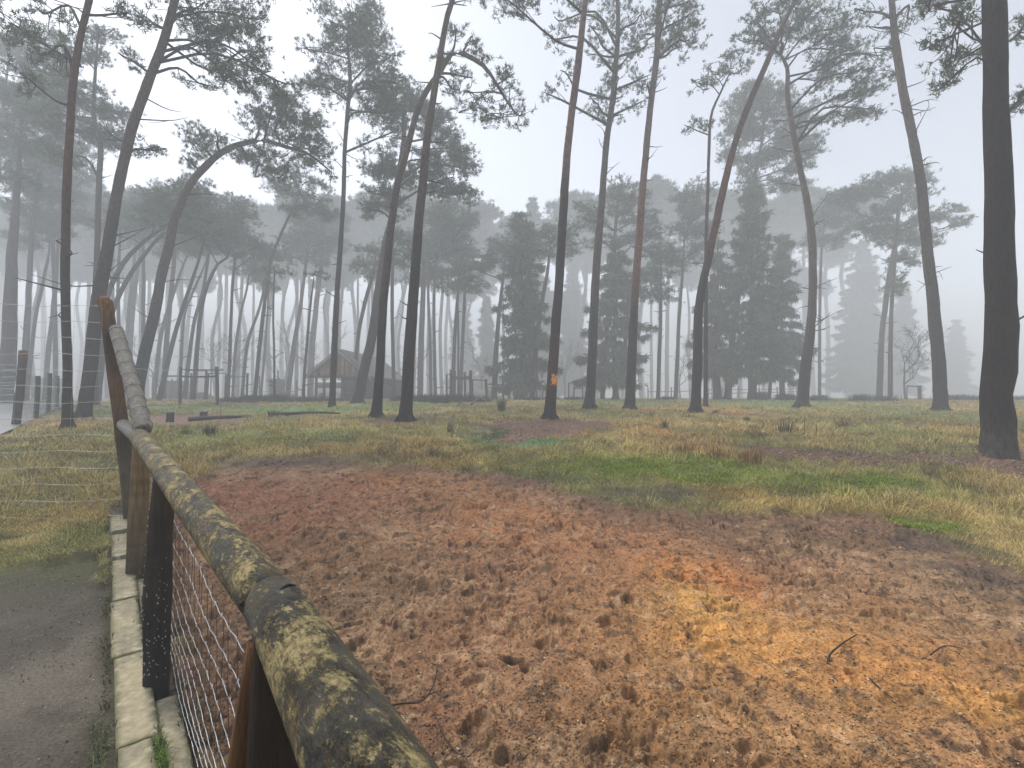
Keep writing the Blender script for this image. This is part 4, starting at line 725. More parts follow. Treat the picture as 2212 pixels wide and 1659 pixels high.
# knotted mesh beside the posts
def mesh_fence():
    root = empty('mesh_fence', tuple(fpt(.405, 2.6, 0)), 'galvanised knotted wire mesh hung below the near top rail', 'wire mesh'); o = np.array(fpt(.405, 2.6, 0))
    zs = [.06, .13, .20, .27, .34, .43, .52, .63, .74, .87]; y0, y1 = .55, 4.4
    yy = np.linspace(y0, y1, 420); v_ = MB()
    yv = np.arange(y0 + .05, y1, .085)
    for k, z in enumerate(zs):
        ph = k * 1.3; P = np.stack([.405 + .006 * np.sin(yy * 7 + ph) - FD * yy, yy, z + .004 * np.sin(yy * 53.2 + ph) + .006 * np.sin(yy * 3 + ph)], 1)
        w_ = MB(); tubes(w_, P, np.full(len(yy), .0014), 5, col=(.66, .67, .68), cap=False)
        for y in yv:
            c = fpt(.405 + .006 * math.sin(y * 7 + ph), y, z + .004 * math.sin(y * 53.2 + ph) + .006 * math.sin(y * 3 + ph))
            kk = np.array([[0, 0, -.007], [0, 0, .007]]) + rng.normal(0, .0015, (2, 3)); tubes(w_, np.stack([c + kk[0], c, c + kk[1]]), np.array([.002, .0034, .002]), 5, col=(.6, .61, .63))
        w_.build('line_wire', M_wire, root, origin=o)
    for y in yv:
        P = np.array([fpt(.405 + .004 * math.sin(y * 31 + z * 9), y + .004 * math.sin(z * 20 + y * 9), z) for z in np.linspace(-.02, .9, 14)]); tubes(v_, P, np.full(14, .0013), 4, col=(.12, .07, .045), cap=False)
    v_.build('cross_wire', M_wire, root, origin=o)
mesh_fence()
def tall_mesh():
    b = fpt(.30, 6.0, 0); root = empty('mesh_fence', tuple(b), 'tall thin wire mesh running left from the tall brown post', 'wire mesh'); w_ = MB(); v_ = MB()
    for k in range(14):
        z = .10 + k * .205; e0 = fpt(.30 - .14 * z, 6.03, z); e1 = np.array([-9.5, 5.55, z + .07]); t = np.linspace(0, 1, 60)[:, None]; P = e0 * (1 - t) + e1 * t; P[:, 2] += .012 * np.sin(t[:, 0] * 25 + k) - .02 * np.sin(t[:, 0] * 3.14)
        tubes(w_, P, np.full(60, .0024), 4, col=(.42, .43, .45), cap=False)
    for k in range(14):
        x = -5.2 - k * .32; t = (x + 4.8) / -4.7; y = 6.0 - .5 * t; P = np.array([[x + .01 * math.sin(z * 8), y, z] for z in np.linspace(.1, 2.8, 10)]); tubes(v_, P, np.full(10, .0014), 3, col=(.35, .36, .38), cap=False)
    w_.build('line_wire', M_wire, root, origin=b); v_.build('cross_wire', M_wire, root, origin=b)
tall_mesh()
# ------------------------------------------------------------------ things farther off
def stick(name, label, cat, P, r0, r1, col=(.035, .025, .02), twigs=(), group=None, sides=7):
    "a lying branch: P points on the ground in picture units with height above ground"
    W_ = []
    if hit(*P[0][:2])[1] < 8: r0, r1 = r0 * .65, r1 * .65; P = [(p[0], p[1], p[2] + .03) for p in P]; twigs = [[(p[0], p[1], p[2] + .03) for p in t_] for t_ in twigs]
    for p in P: h = hit(p[0], p[1]); W_.append([h[0], h[1], float(height(h[0], h[1])[0]) + p[2]])
    mb = MB(); ax = catmull(W_, 5 * len(W_)); tubes(mb, ax, np.linspace(r0, r1, len(ax)), sides, col=col, noise=.15, ns=3)
    for tw in twigs:
        T_ = []
        for p in tw: h = hit(p[0], p[1]); T_.append([h[0], h[1], float(height(h[0], h[1])[0]) + p[2]])
        ax2 = catmull(T_, 5 * len(T_)); tubes(mb, ax2, np.linspace(r1 * 1.1, r1 * .5, len(ax2)), 5, col=col)
    o = np.array(W_[0]); ob = mb.build(name, M_twig, origin=o); ob.location = tuple(o); return setp(ob, label, cat, group)
stick('log', 'thin grey log lying in the grass left of the leaning umbrella pine', 'log', [(408, 910, .07), (450, 907, .08), (500, 904, .06), (540, 901, .05)], .085, .05, (.07, .055, .045))
stick('log', 'dark log lying in the grass in front of the cabin', 'log', [(580, 898, .07), (630, 897, .08), (680, 895, .08), (735, 893, .05)], .085, .04, (.05, .04, .034))
stick('fallen_branch', 'crooked pale branch lying on the grass behind the middle of the field', 'branch', [(1018, 879, .1), (1035, 874, .35), (1055, 876, .28), (1072, 873, .5)], .05, .03, (.10, .09, .08), [[(1035, 874, .35), (1048, 870, .5), (1052, 869, .5)]])
stick('fallen_branch', 'dark branch poking up left of the crooked pale one', 'branch', [(988, 880, .05), (1000, 874, .3), (1015, 866, .7)], .045, .02, (.06, .05, .045), [[(995, 876, .25), (1003, 878, .1)]])
stick('fallen_branch', 'thin forked branch on the mud beside the near rail', 'branch', [(830, 1527, .02), (870, 1524, .03), (905, 1522, .03), (925, 1515, .05), (940, 1490, .07), (944, 1450, .05)], .008, .005, twigs=[[(838, 1527, .02), (836, 1500, .03), (840, 1480, .04)], [(925, 1515, .05), (945, 1500, .03)]])
stick('fallen_branch', 'thin curved root loop on the mud at the bottom', 'branch', [(940, 1540, .01), (960, 1590, .02), (985, 1630, .03), (1010, 1640, .03), (1035, 1620, .04)], .006, .004, (.06, .04, .03), twigs=[[(955, 1575, .02), (930, 1610, .02)]])
stick('fallen_branch', 'dark bent twig on the ochre mud right of centre', 'branch', [(1788, 1428, .01), (1795, 1415, .03), (1822, 1396, .04), (1850, 1375, .03)], .011, .006)
stick('fallen_branch', 'straight dark twig on the ochre mud below the bent one', 'branch', [(1880, 1467, .02), (1900, 1487, .02), (1928, 1510, .02)], .008, .005)
stick('fallen_branch', 'short upright twig in the mud near the far edge', 'branch', [(968, 1115, .0), (976, 1104, .05), (984, 1090, .06)], .011, .006)
stick('fallen_branch', 'faint twig on the ochre mud at the right', 'branch', [(2010, 1415, .02), (2040, 1400, .03), (2080, 1398, .01)], .007, .004)
def stump(px, py, w, h, label):
    c = hit(px, py); z = float(height(c[0], c[1])[0]); sc = c[1] / F; r = w * sc / 2; H = h * sc; mb = MB()
    P = np.array([[0, 0, -.1], [0, 0, .05], [.01, 0, H * .5], [0, 0, H * .97], [0, 0, H]]); tubes(mb, catmull(P, 14), np.interp(np.linspace(0, 1, 14), [0, .2, .9, 1], [r * 1.5, r * 1.1, r, r * .9]), 14, col=(.045, .035, .028), noise=.35, ns=2)
    root = mb.build('tree_stump', M_bark); root.location = (c[0], c[1], z); setp(root, label, 'stump')
stump(368, 911, 13, 20, 'small dark tree stump in the grass left of the grey log'); stump(441, 899, 13, 8, 'low flat stump just behind the grey log')
# rail frames (horse enclosure) behind the field
def frame(name, label, Y, posts, rails, group=None, th=.10, mats=M_wood, col=(.075, .065, .058)):
    c = at(posts[0][0], 860, Y); o = np.array([c[0], Y, float(G(Y))]); root = empty(name, tuple(o), label, 'rail frame', group)
    for px, ptop, w in posts:
        a = at(px, 860, Y); zt = at(px, ptop, Y)[2]; mb = MB(); zg = float(G(Y)) - .1; dx = rng.normal(0, .05)
        tubes(mb, catmull([[a[0], Y, zg], [a[0] + dx * .4, Y, (zg + zt) / 2], [a[0] + dx, Y, zt]], 9), np.full(9, w * Y / F / 2), 8, col=col, noise=.12); mb.build('post', mats, root, origin=o)
    for x0, y0, x1, y1, w in rails:
        a = at(x0, y0, Y); b = at(x1, y1, Y); a[1] -= .1; b[1] -= .1; mb = MB(); tubes(mb, catmull([a, (a + b) / 2 + [0, 0, -.03], b], 9), np.full(9, w * Y / F / 2), 7, col=col, noise=.1); mb.build('rail', mats, root, origin=o)
    return root
g = 'log rail frames of the paddock'
frame('paddock_frame', 'log rail frame at left with a thin upper bar, right of the arched pine', 27, [(389, 793, 6), (470, 792, 7)], [(391, 813, 468, 813, 4), (391, 798, 484, 798, 2.0)], g)
frame('paddock_frame', 'lighter frame seen through the left log frame', 38, [(412, 806, 4), (443, 799, 5), (447, 806, 4), (486, 808, 4), (533, 806, 5)], [(405, 800, 484, 801, 2), (445, 806, 490, 806, 2), (486, 815, 533, 813, 1.6)], g)
frame('paddock_frame', 'tall log frame in the middle with a thick cross bar', 34, [(974, 799, 6), (1017, 800, 6)], [(976, 814, 1017, 815, 4.5)], g)
frame('paddock_frame', 'second log frame close behind the middle one', 38, [(965, 808, 4), (982, 802, 4.5), (1005, 804, 5)], [(984, 819, 1016, 819, 3)], g)
frame('paddock_frame', 'light gate frame right of the middle log frame', 37, [(1020, 819, 3.5), (1051, 819, 6)], [(1020, 820, 1051, 821, 2.6)], g)
frame('paddock_frame', 'low frame with one bar in front of the slim forked pine', 38, [(1053, 822, 4), (1087, 822, 4)], [(1054, 830, 1087, 830, 2.6)], g)
frame('paddock_frame', 'short posts with a sagging wire left of the orange wounded pine', 42, [(1100, 834, 6), (1111, 834, 3), (1134, 834, 4), (1159, 820, 3), (1172, 838, 3)], [(1100, 850, 1134, 851, 1.0), (1100, 838, 1134, 836, 1.0), (1134, 851, 1172, 855, 1.0)], g)
frame('paddock_frame', 'short post row right of the orange wounded pine', 44, [(1228, 826, 3.4), (1239, 836, 4), (1259, 836, 3)], [(1239, 839, 1259, 839, 1.4)], g)
frame('paddock_frame', 'far paddock rails under the wide dark spruce', 58, [(1530, 838, 3), (1560, 836, 3), (1595, 834, 3), (1640, 836, 3), (1680, 836, 3), (1722, 836, 3)], [(1530, 850, 1722, 846, 1.6), (1530, 842, 1722, 840, 1.4)], g)
frame('paddock_frame', 'far paddock rails between the flared pine and the slim pines', 60, [(1400, 838, 3), (1450, 836, 3), (1490, 838, 3)], [(1400, 846, 1490, 845, 1.4)], g)
frame('paddock_frame', 'small gate frame beside the leafless tree at right', 38, [(1987, 833, 7), (1959, 833, 2)], [(1958, 834, 1989, 834, 3)], g)
frame('paddock_frame', 'faint far rails and hut posts left of the wavy pine', 55, [(355, 816, 3), (370, 818, 3), (383, 818, 3), (560, 812, 3.5), (600, 800, 3.5), (640, 822, 4)], [(350, 812, 390, 812, 4), (540, 846, 640, 846, 1.2)], g)
w1 = MB(); a = fpt(.0, 6.05, 2.0); b = at(389, 797, 27); t = np.linspace(0, 1, 30)[:, None]; tubes(w1, a * (1 - t) + b * t + np.array([0, 0, -.06]) * np.sin(t * 3.14), np.linspace(.003, .006, 30), 4, col=(.5, .5, .5)); w1o = w1.build('fence_wire', M_wire); setp(w1o, 'single straight wire from the tall brown post to the left log frame', 'wire')
# roadside fence at far left
rf = hit(34, 916); rroot = empty('roadside_fence', tuple(rf), 'sagging green mesh fence on leaning posts along the road at far left', 'mesh fence'); ro = np.array(rf)
pp = [(34, 917, 50, 757, 15), (77, 903, 82, 812, 9), (103, 893, 108, 806, 8), (122, 880, 124, 812, 7), (138, 876, 140, 815, 6)]
tops = []; bots = []
for i, (bx, by, tx, ty_, w) in enumerate(pp):
    c = hit(bx, by); tp = at(tx, ty_, c[1]); mb = MB(); tubes(mb, catmull([c - [0, 0, .1], (c + tp) / 2 + [.02, 0, 0], tp], 12), np.full(12, w * c[1] / F / 2), 9, col=np.array([[BRN if i == 0 and k > 9 else (.045, .045, .038) for k in range(12)]], float), noise=.15); mb.build('post', M_wood, rroot, origin=ro)
    tops.append(c + [0, 0, 1.55 if i else 1.9]); bots.append(c)
tops = [tops[0] + [-6, -6, .1]] + tops; bots = [bots[0] + [-6, -6, -.2]] + bots
wm_ = MB()
for i in range(len(tops) - 1):
    for k in range(11):
        u = k / 10; a = bots[i] * (1 - u) + tops[i] * u; b = bots[i + 1] * (1 - u) + tops[i + 1] * u; t = np.linspace(0, 1, 12)[:, None]; tubes(wm_, a * (1 - t) + b * t - np.array([0, 0, .10]) * np.sin(t * 3.14), np.full(12, .007), 3, col=(.16, .20, .17), cap=False)
    for k in range(16):
        u = k / 16; a = bots[i] * (1 - u) + bots[i + 1] * u; b = tops[i] * (1 - u) + tops[i + 1] * u; tubes(wm_, np.array([a, (a + b) / 2, b]) - np.array([0, 0, .06]), np.full(3, .005), 3, col=(.14, .18, .15), cap=False)
wm_.build('wire_mesh', M_wire, rroot, origin=ro)
# cabin
def cabin():
    Y = 40.; sc = Y / F; zg = float(G(Y)); o = at(733, 860, Y); o[2] = zg; root = empty('cabin', tuple(o), 'weathered wooden cabin with a steep gable and open porch', 'cabin')
    def p(px, py, dy=0):
        q = at(px, py, Y); q[0] *= 1; q[1] += dy; return q
    ap = p(733, 756); le = p(667, 811); re = p(799, 811); D = 9.0; dv = np.array([.10 * D, D, 0.])      # ridge runs back and a little right
    # gable of upright boards above eaves height, each board its own strip of the one wall
    gb = MB(); x0, x1 = le[0] + .25, re[0] - .25; nb = 26; ze = le[2] + .02
    for k in range(nb):
        a = x0 + (x1 - x0) * k / nb; b = x0 + (x1 - x0) * (k + 1) / nb - .015; f = lambda x: ze + (ap[2] - .12 - ze) * (1 - abs(x - ap[0]) / (x1 - ap[0])); c = np.array([.34, .25, .18]) * rng.uniform(.55, 1.25); dy = rng.uniform(-.01, .01)
        za, zb = max(f(a), ze + .01), max(f(b), ze + .01); v = [(a, Y + dy, ze - .1), (b, Y + dy, ze - .1), (b, Y + dy, zb), (a, Y + dy, za)]; v = v + [(q[0], q[1] + .03, q[2]) for q in v]
        gb.add(v, np.array([[0, 1, 2, 3], [7, 6, 5, 4], [0, 4, 5, 1], [1, 5, 6, 2], [2, 6, 7, 3], [3, 7, 4, 0]]), col=c)
    gb.build('gable', M_boards, root, smooth=False, origin=o)
    # lower wall right part (dark slats) and sides
    lw = MB(); xa = p(768 - 25, 811)[0]; xb = p(797, 811)[0]; xa = p(742, 811)[0]
    for k in range(16):
        z = zg + (ze - zg) * (k + .5) / 16; box(lw, ((xa + xb) / 2, Y + .05 + .01 * (k % 2), z), (xb - xa, .04, (ze - zg) / 16 - .02), col=np.array([.055, .045, .042]) * rng.uniform(.8, 1.2))
    for k in range(30):
        yy_ = Y + .1 + (D - .2) * (k + .5) / 30; xo = .10 * (yy_ - Y)
        box(lw, (xb + xo, yy_, (zg + ze) / 2), (.04, D / 30 - .02, ze - zg), col=np.array([.07, .055, .05]) * rng.uniform(.8, 1.2)); box(lw, (xa + xo, yy_, (zg + ze) / 2), (.04, D / 30 - .02, ze - zg), col=np.array([.07, .055, .05]) * rng.uniform(.8, 1.2))
    lw.build('wall', M_boards, root, smooth=False, origin=o)
    rf_ = MB(); ov = np.array([0, -.45, 0]); th = np.array([0, 0, .12]); le2 = le + (le - ap) * .03; re2 = re + (re - ap) * .10
    for e in (le2, re2):
        n_ = 26
        for k in range(n_):
            t0, t1 = k / n_, (k + 1) / n_ + .012; a = ap * (1 - t0) + e * t0; b = ap * (1 - t1) + e * t1; a = a + [0, 0, .02 + .03]; b = b + [0, 0, .05 + .025]
            v = [a + ov, b + ov, b + dv, a + dv]; v = v + [q + th * .5 for q in v]; v = np.array(v)
            rf_.add(v, np.array([[0, 1, 2, 3], [7, 6, 5, 4], [0, 4, 5, 1], [1, 5, 6, 2], [2, 6, 7, 3], [3, 7, 4, 0]]), col=np.array([.20, .185, .17]) * rng.uniform(.85, 1.15))
    rf_.build('roof', M_boards, root, smooth=False, origin=o)
    for e in (le2, re2):
        bb = MB(); a = ap + ov * 1.06; b = e + ov * 1.06; v = [a, b, b - [0, 0, .24], a - [0, 0, .24]]; v = v + [q + [0, .05, 0] for q in v]; bb.add(np.array(v), np.array([[0, 1, 2, 3], [7, 6, 5, 4], [0, 4, 5, 1], [1, 5, 6, 2], [2, 6, 7, 3], [3, 7, 4, 0]]), col=(.24, .22, .20)); bb.build('barge_board', M_boards, root, smooth=False, origin=o)
    bm_ = MB(); box(bm_, ((le[0] + xa) / 2, Y - .05, ze - .14), (xa - le[0], .14, .2), col=(.06, .05, .045)); bm_.build('beam', M_boards, root, smooth=False, origin=o)
    for px in (684, 701, 722, 740):
        pm_ = MB(); x = p(px, 820)[0]; box(pm_, (x, Y - .05, (zg + ze) / 2 - .2), (.17, .17, ze - zg), col=(.07, .055, .045), bev=.02); pm_.build('post', M_boards, root, smooth=False, origin=o)
cabin()
def hut(label, px0, px1, ptop, Y, col):
    zg = float(G(Y)); a = at(px0, 860, Y)[0]; b = at(px1, 860, Y)[0]; zt = at(px0, ptop, Y)[2]; c = ((a + b) / 2, Y + 1, zg); root = empty('shed', c, label, 'shed'); m1 = MB()
    n_ = 10
    for k in range(n_):
        x = a + (b - a) * (k + .5) / n_; box(m1, (x - c[0], -1, (zt - zg) / 2), ((b - a) / n_ - .02, .05, zt - zg), col=np.array(col) * rng.uniform(.8, 1.2))
    box(m1, (0, 0.05, (zt - zg) / 2), (b - a - .1, 2, zt - zg - .1), col=col); m1.build('wall', M_boards, root, smooth=False); m2 = MB(); box(m2, (0, 0, zt - zg + .05), (b - a + .5, 2.7, .10), col=(.12, .12, .12), bev=.03); m2.build('roof', M_boards, root, smooth=False)
hut('small dark flat roofed shed left of the cabin', 582, 598, 820, 56, (.05, .05, .05)); hut('low pale hut in the mist behind the left rail frame', 346, 386, 824, 60, (.12, .12, .12))
# white van behind the porch
def van():
    Y = 54.; zg = float(G(Y)); sc = Y / F; c = at(700, 860, Y); root = empty('van', (c[0], Y, zg), 'white van parked behind the porch of the cabin', 'van'); M_w = attr_mat('van_paint', .35, 3, .05, 0, spec=.5)
    prof = [(-1.2, .35), (-1.2, 1.1), (-1.05, 1.95), (-.8, 2.05), (1.9, 2.08), (2.3, 2.0), (2.9, 1.25), (3.6, 1.05), (3.75, .75), (3.7, .35)]
    def ext(prof, y0, y1, col, mat, name, inset=0):
        n = len(prof); v = [(x, y0, z) for x, z in prof] + [(x, y1, z) for x, z in prof]; mb = MB(); mb.add(np.array(v), np.array([[k, (k + 1) % n, n + (k + 1) % n, n + k] for k in range(n)]), np.array([list(range(n))[::-1]]), np.array([[n + k for k in range(n)]]), col=col); return mb.build(name, mat, root, smooth=False)
    ext(prof, -.9, .9, (.8, .8, .8), M_w, 'body'); ext([(1.0, 1.2), (1.0, 1.85), (1.95, 1.85), (2.65, 1.2)], -.915, -.9, (.03, .035, .04), M_w, 'side_window'); ext([(-.9, 1.2), (-.85, 1.85), (.8, 1.85), (.8, 1.2)], -.915, -.9, (.03, .035, .04), M_w, 'side_window')
    for x in (-.3, 2.8):
        mb = MB(); th = np.linspace(0, 2 * math.pi, 21)[:-1]; v = [(x + .34 * math.cos(t), -.93, .34 + .34 * math.sin(t)) for t in th] + [(x + .34 * math.cos(t), -.72, .34 + .34 * math.sin(t)) for t in th]; n = 20
        mb.add(np.array(v), np.array([[k, (k + 1) % n, n + (k + 1) % n, n + k] for k in range(n)]), np.array([list(range(n))[::-1]]), np.array([[n + k for k in range(n)]]), col=(.02, .02, .02)); mb.build('wheel', M_w, root, smooth=False)
    root.location.x = at(683, 860, Y)[0] + 1.2
van()
# soil heap in the back
def mound(label, px, Y, rx, h, seed):
    zg = float(G(Y)); c = at(px, 860, Y); th = np.linspace(0, 2 * math.pi, 41)[:-1]; rr = np.linspace(0.02, 1, 14); T_, R_ = np.meshgrid(th, rr); x = R_ * rx * np.cos(T_); y = R_ * rx * .6 * np.sin(T_); z = h * (1 - R_ ** 1.6) * (1 + .35 * fbm(x * .8 + seed, y * .8, 3, 5)) + .1 * fbm(x * 3, y * 3, 2, 8) - .1
    n, m_ = x.shape; i, j = np.meshgrid(np.arange(n - 1), np.arange(m_), indexing='ij'); j2 = (j + 1) % m_; mb = MB(); mb.add(np.stack([x, y, z], -1), np.stack([i * m_ + j, i * m_ + j2, (i + 1) * m_ + j2, (i + 1) * m_ + j], -1).reshape(-1, 4), np.arange(m_)[None, ::-1], col=(.10, .08, .065)); ob = mb.build('soil_heap', M_ground); ob.location = (c[0], Y, zg); setp(ob, label, 'soil heap')
mound('low soil heap in the mist behind the middle frames', 1040, 58, 2.7, 1.3, 1); mound('soil heap behind the sagging wire left of the wounded pine', 1140, 62, 4.5, 1.5, 2); mound('soil heap behind the left rail frame', 437, 50, 1.8, .8, 3)
# ------------------------------------------------------------------ grass, moss, rushes, pebbles
def blade_field(mb, x, y, z, L, Wd, az, lean, col):
    "three point bent blades: base pair, middle pair, tip"
    n = len(x); b = np.stack([x, y, z], 1); d = np.stack([np.cos(az), np.sin(az), 0 * az], 1); pa = rng.uniform(0, 6.28, n); s = np.stack([np.cos(pa), np.sin(pa), 0 * az], 1) * (Wd / 2)[:, None]
    up = np.array([0, 0, 1.0]); m = b + d * (L * .35 * np.sin(lean))[:, None] + up * (L * .55 * np.cos(lean * .6))[:, None]; t = b + d * (L * np.sin(lean))[:, None] + up * (L * np.cos(lean) * .75)[:, None]
    V = np.stack([b - s, b + s, m - s * .7, m + s * .7, t], 1).reshape(-1, 3); k = np.arange(n)[:, None] * 5
    mb.add(V, k + np.array([[0, 1, 3, 2]]), k + np.array([[2, 3, 4]]), col=np.repeat(col, 5, 0))
def scatter(n, px0, px1, ymin, ymax, seed, gam=1.0):
    "points spread evenly as the eye sees them: denser nearby"
    rg = np.random.default_rng(seed); u = rg.random(n); Y = 1 / (1 / ymax + (1 / ymin - 1 / ymax) * u ** gam); a = (rg.uniform(px0, px1, n) - CX) / F; return a * Y, Y
x, y = scatter(640000, -120, 2340, 4.1, 48, 5, 1.0)
mm = mudmask(x, y); s = side(x, y); rd = sdist(ROAD, x, y)
tus = fbm(x * 1.5, y * 1.5, 3, 131)
keep = (rng.random(len(x)) > mm * 1.15) & (~((s > .04) & (s < .46) & (y < 6.5))) & (rd < -.1) & (~((s > .02) & (s < .45) & (y < 6.2))) & (rng.random(len(x)) > 1.0 * pathmask(x, y - .25 * fbm(x * 4, y * 4, 2, 5)) ) & (rng.random(len(x)) < .75 + .5 * tus)
keep &= ~((s >= .45) & (y < 5.6) & (mm < .99) & (x < 0))
dk = sum(inf(E, x, y, 1.0) for E in DRK); keep &= rng.random(len(x)) > .8 * np.clip(dk, 0, 1)
x, y = x[keep], y[keep]; tus = tus[keep]; z = G(y) + relief(x, y, mudmask(x, y)) - .01
c = grasscol(x, y); c = c * (1 + .30 * rng.normal(0, 1, (len(x), 1))).clip(.35, 1.9)
dead = rng.random(len(x)) < .25; c[dead] = c[dead] * .45 + np.array([.42, .31, .13]) * .55
green = (c[:, 1] > c[:, 0] * 1.2)
L = rng.uniform(.06, .22, len(x)) * (1 + .5 * tus) * np.where(green, .5, 1.0) * np.clip(y / 9, .6, 1); Wd = np.maximum(.0045, y * .00095) * rng.uniform(.7, 1.3, len(x))
az = fbm(x * .8, y * .8, 3, 141) * 7 + rng.normal(0, .7, len(x)); lean = np.clip(np.where(green, .5, 1.15) + .35 * rng.normal(0, 1, len(x)), 0, 1.5)
gm = MB(); blade_field(gm, x, y, z, L, Wd, az, lean, c); go = gm.build('grass', M_grass, smooth=False); setp(go, kind='stuff')
# tussocks of longer straw
tm = MB(); cx_, cy_ = scatter(1900, 0, 2340, 6.0, 34, 9); k = (mudmask(cx_, cy_) < .35) & (sum(inf(E, cx_, cy_, 1.0) for E in DRK) < .5) & (fbm(cx_ * .5, cy_ * .5, 2, 151) > -.1) & (sdist(ROAD, cx_, cy_) < -1); cx_, cy_ = cx_[k], cy_[k]
nb = 46; X = np.repeat(cx_, nb) + rng.normal(0, .10, len(cx_) * nb); Y = np.repeat(cy_, nb) + rng.normal(0, .10, len(cx_) * nb)
c = grasscol(X, Y); c = c * .4 + np.array([.50, .38, .15]) * .6; c *= rng.uniform(.5, 1.5, (len(X), 1))
Az = np.arctan2(Y - np.repeat(cy_, nb), X - np.repeat(cx_, nb)) + rng.normal(0, .5, len(X))
blade_field(tm, X, Y, G(Y) + relief(X, Y, 0 * X) - .01, rng.uniform(.16, .36, len(X)), np.maximum(.005, Y * .0009), Az, np.clip(rng.normal(1.0, .35, len(X)), .1, 1.5), c)
setp(tm.build('straw_tussocks', M_grass, smooth=False), kind='stuff')
# moss cushions: short dense green
ms = MB(); 
for E, w in [(ell(1420, 1008, 170, 17), 42000), (ell(1300, 1010, 60, 9), 7000), (ell(1860, 1052, 120, 20), 26000), (ell(2008, 1138, 46, 8), 7000), (ell(1960, 1075, 60, 8), 6000), (ell(1060, 938, 36, 12), 6000), (ell(1550, 1030, 60, 8), 5000)]:
    X = E[0] + E[2] * rng.normal(0, .55, w); Y = E[1] + E[3] * rng.normal(0, .6, w); kk = fbm(X * 2.2, Y * 2.2, 3, 161) > -.12; X, Y = X[kk], Y[kk]
    base = np.array([.20, .29, .03]) if E[0] > 0.5 else np.array([.08, .17, .06]); c = base * rng.uniform(.45, 1.5, (len(X), 1)) + np.array([.05, .02, 0]) * rng.random((len(X), 1))
    blade_field(ms, X, Y, G(Y) + relief(X, Y, 0 * X) + .03 * np.clip(fbm(X * 2.2, Y * 2.2, 3, 161), 0, 1), rng.uniform(.03, .07, len(X)), np.full(len(X), .010), rng.uniform(0, 6.28, len(X)), rng.uniform(.1, 1.2, len(X)), c)
setp(ms.build('moss', M_grass, smooth=False), kind='stuff')
# weeds under the mesh and at the kerb, bits on the mud
wd = MB(); 
for sx, y0, y1, sp_, n, cc in [(.52, 1.3, 2.7, .07, 1500, (.035, .05, .022)), (.50, 3.0, 4.6, .05, 500, (.05, .06, .03)), (.03, 1.3, 5.0, .02, 900, (.08, .085, .03)), (.275, 2.05, 2.25, .012, 260, (.10, .16, .03)), (.278, 2.0, 4.6, .02, 260, (.08, .10, .03)), (.0, 1.95, 2.4, .03, 130, (.10, .14, .05)), (.46, 5, 7, .2, 1500, (.10, .17, .05))]:
    Y = rng.uniform(y0, y1, n); kk = fbm(Y * 5, Y * 0 + sx * 50, 2, 171) > (-.1 if sx < .3 else -.3); Y = Y[kk]; S = sx + rng.normal(0, sp_, len(Y)); X = S - FD * Y; c = np.array(cc) * rng.uniform(.4, 1.7, (len(X), 1))
    blade_field(wd, X, Y, np.where((S > .06) & (S < .42), 0, -.03) + G(Y), rng.uniform(.02, .075, len(X)), np.full(len(X), .005), rng.uniform(0, 6.28, len(X)), rng.uniform(.2, 1.4, len(X)), c)
setp(wd.build('weeds', M_grass, smooth=False), kind='stuff')
def stones(name, X, Y, Z, S, C):
    n = len(X); v0 = unit(np.array([[1, 0, 0], [-.5, .87, 0], [-.5, -.87, 0], [0, 0, .8], [0, 0, -.8]], float)); q = rng.uniform(.6, 1.3, (n, 5, 1)); ra = rng.uniform(0, 6.28, n); ca, sa = np.cos(ra)[:, None], np.sin(ra)[:, None]
    V = v0[None] * q; V = np.stack([V[..., 0] * ca - V[..., 1] * sa * .7, V[..., 0] * sa + V[..., 1] * ca * .7, V[..., 2] * .6], -1) * S[:, None, None] + np.stack([X, Y, Z], 1)[:, None]
    f = np.array([[0, 1, 3], [1, 2, 3], [2, 0, 3], [1, 0, 4], [2, 1, 4], [0, 2, 4]]); mb = MB(); mb.add(V.reshape(-1, 3), (np.arange(n)[:, None, None] * 5 + f[None]).reshape(-1, 3), col=np.repeat(C, 5, 0)); return setp(mb.build(name, M_pebble), kind='stuff')
Y = rng.uniform(1.3, 5, 5200); S = .05 - np.abs(rng.normal(0, 1, 5200)) * 1.1; X = S - FD * Y; pk = rng.random((5200, 1))
stones('grit', X, Y, -.033 + 0 * X, rng.uniform(.002, .010, 5200) * rng.uniform(.5, 1, 5200), np.where(pk < .35, .30, .07) * np.array([1, .88, .76]) * rng.uniform(.6, 1.3, (5200, 1)))
# clods and wood bits lying on the churned mud
x, y = scatter(60000, 380, 2300, 1.9, 9, 77); k = (mudmask(x, y) > .8) & (side(x, y) > .45); x, y = x[k], y[k]; zz = G(y) + mudrelief(x, y) - .02
light = rng.random((len(x), 1)); base = mudcol(x, y); c = np.where(light < .018, np.array([.55, .44, .30]), np.where(light < .055, base * .3, base * rng.uniform(.7, 1.25, (len(x), 1)))) 
stones('mud_clods', x, y, zz + .003, (.003 + .016 * rng.random(len(x)) ** 3) * np.clip(y / 4.5, .7, 1.5), c)
x, y = scatter(9000, 1000, 2300, 6.5, 22, 78); P = np.maximum(sdist(MUD3, x, y), sdist(MUD2, x, y)); k = P > -.3; x, y = x[k], y[k]; stones('litter_bits', x, y, G(y) + .02, rng.uniform(.008, .028, len(x)), np.where(rng.random((len(x), 1)) < .2, .45, .08) * np.array([1, .8, .65]))
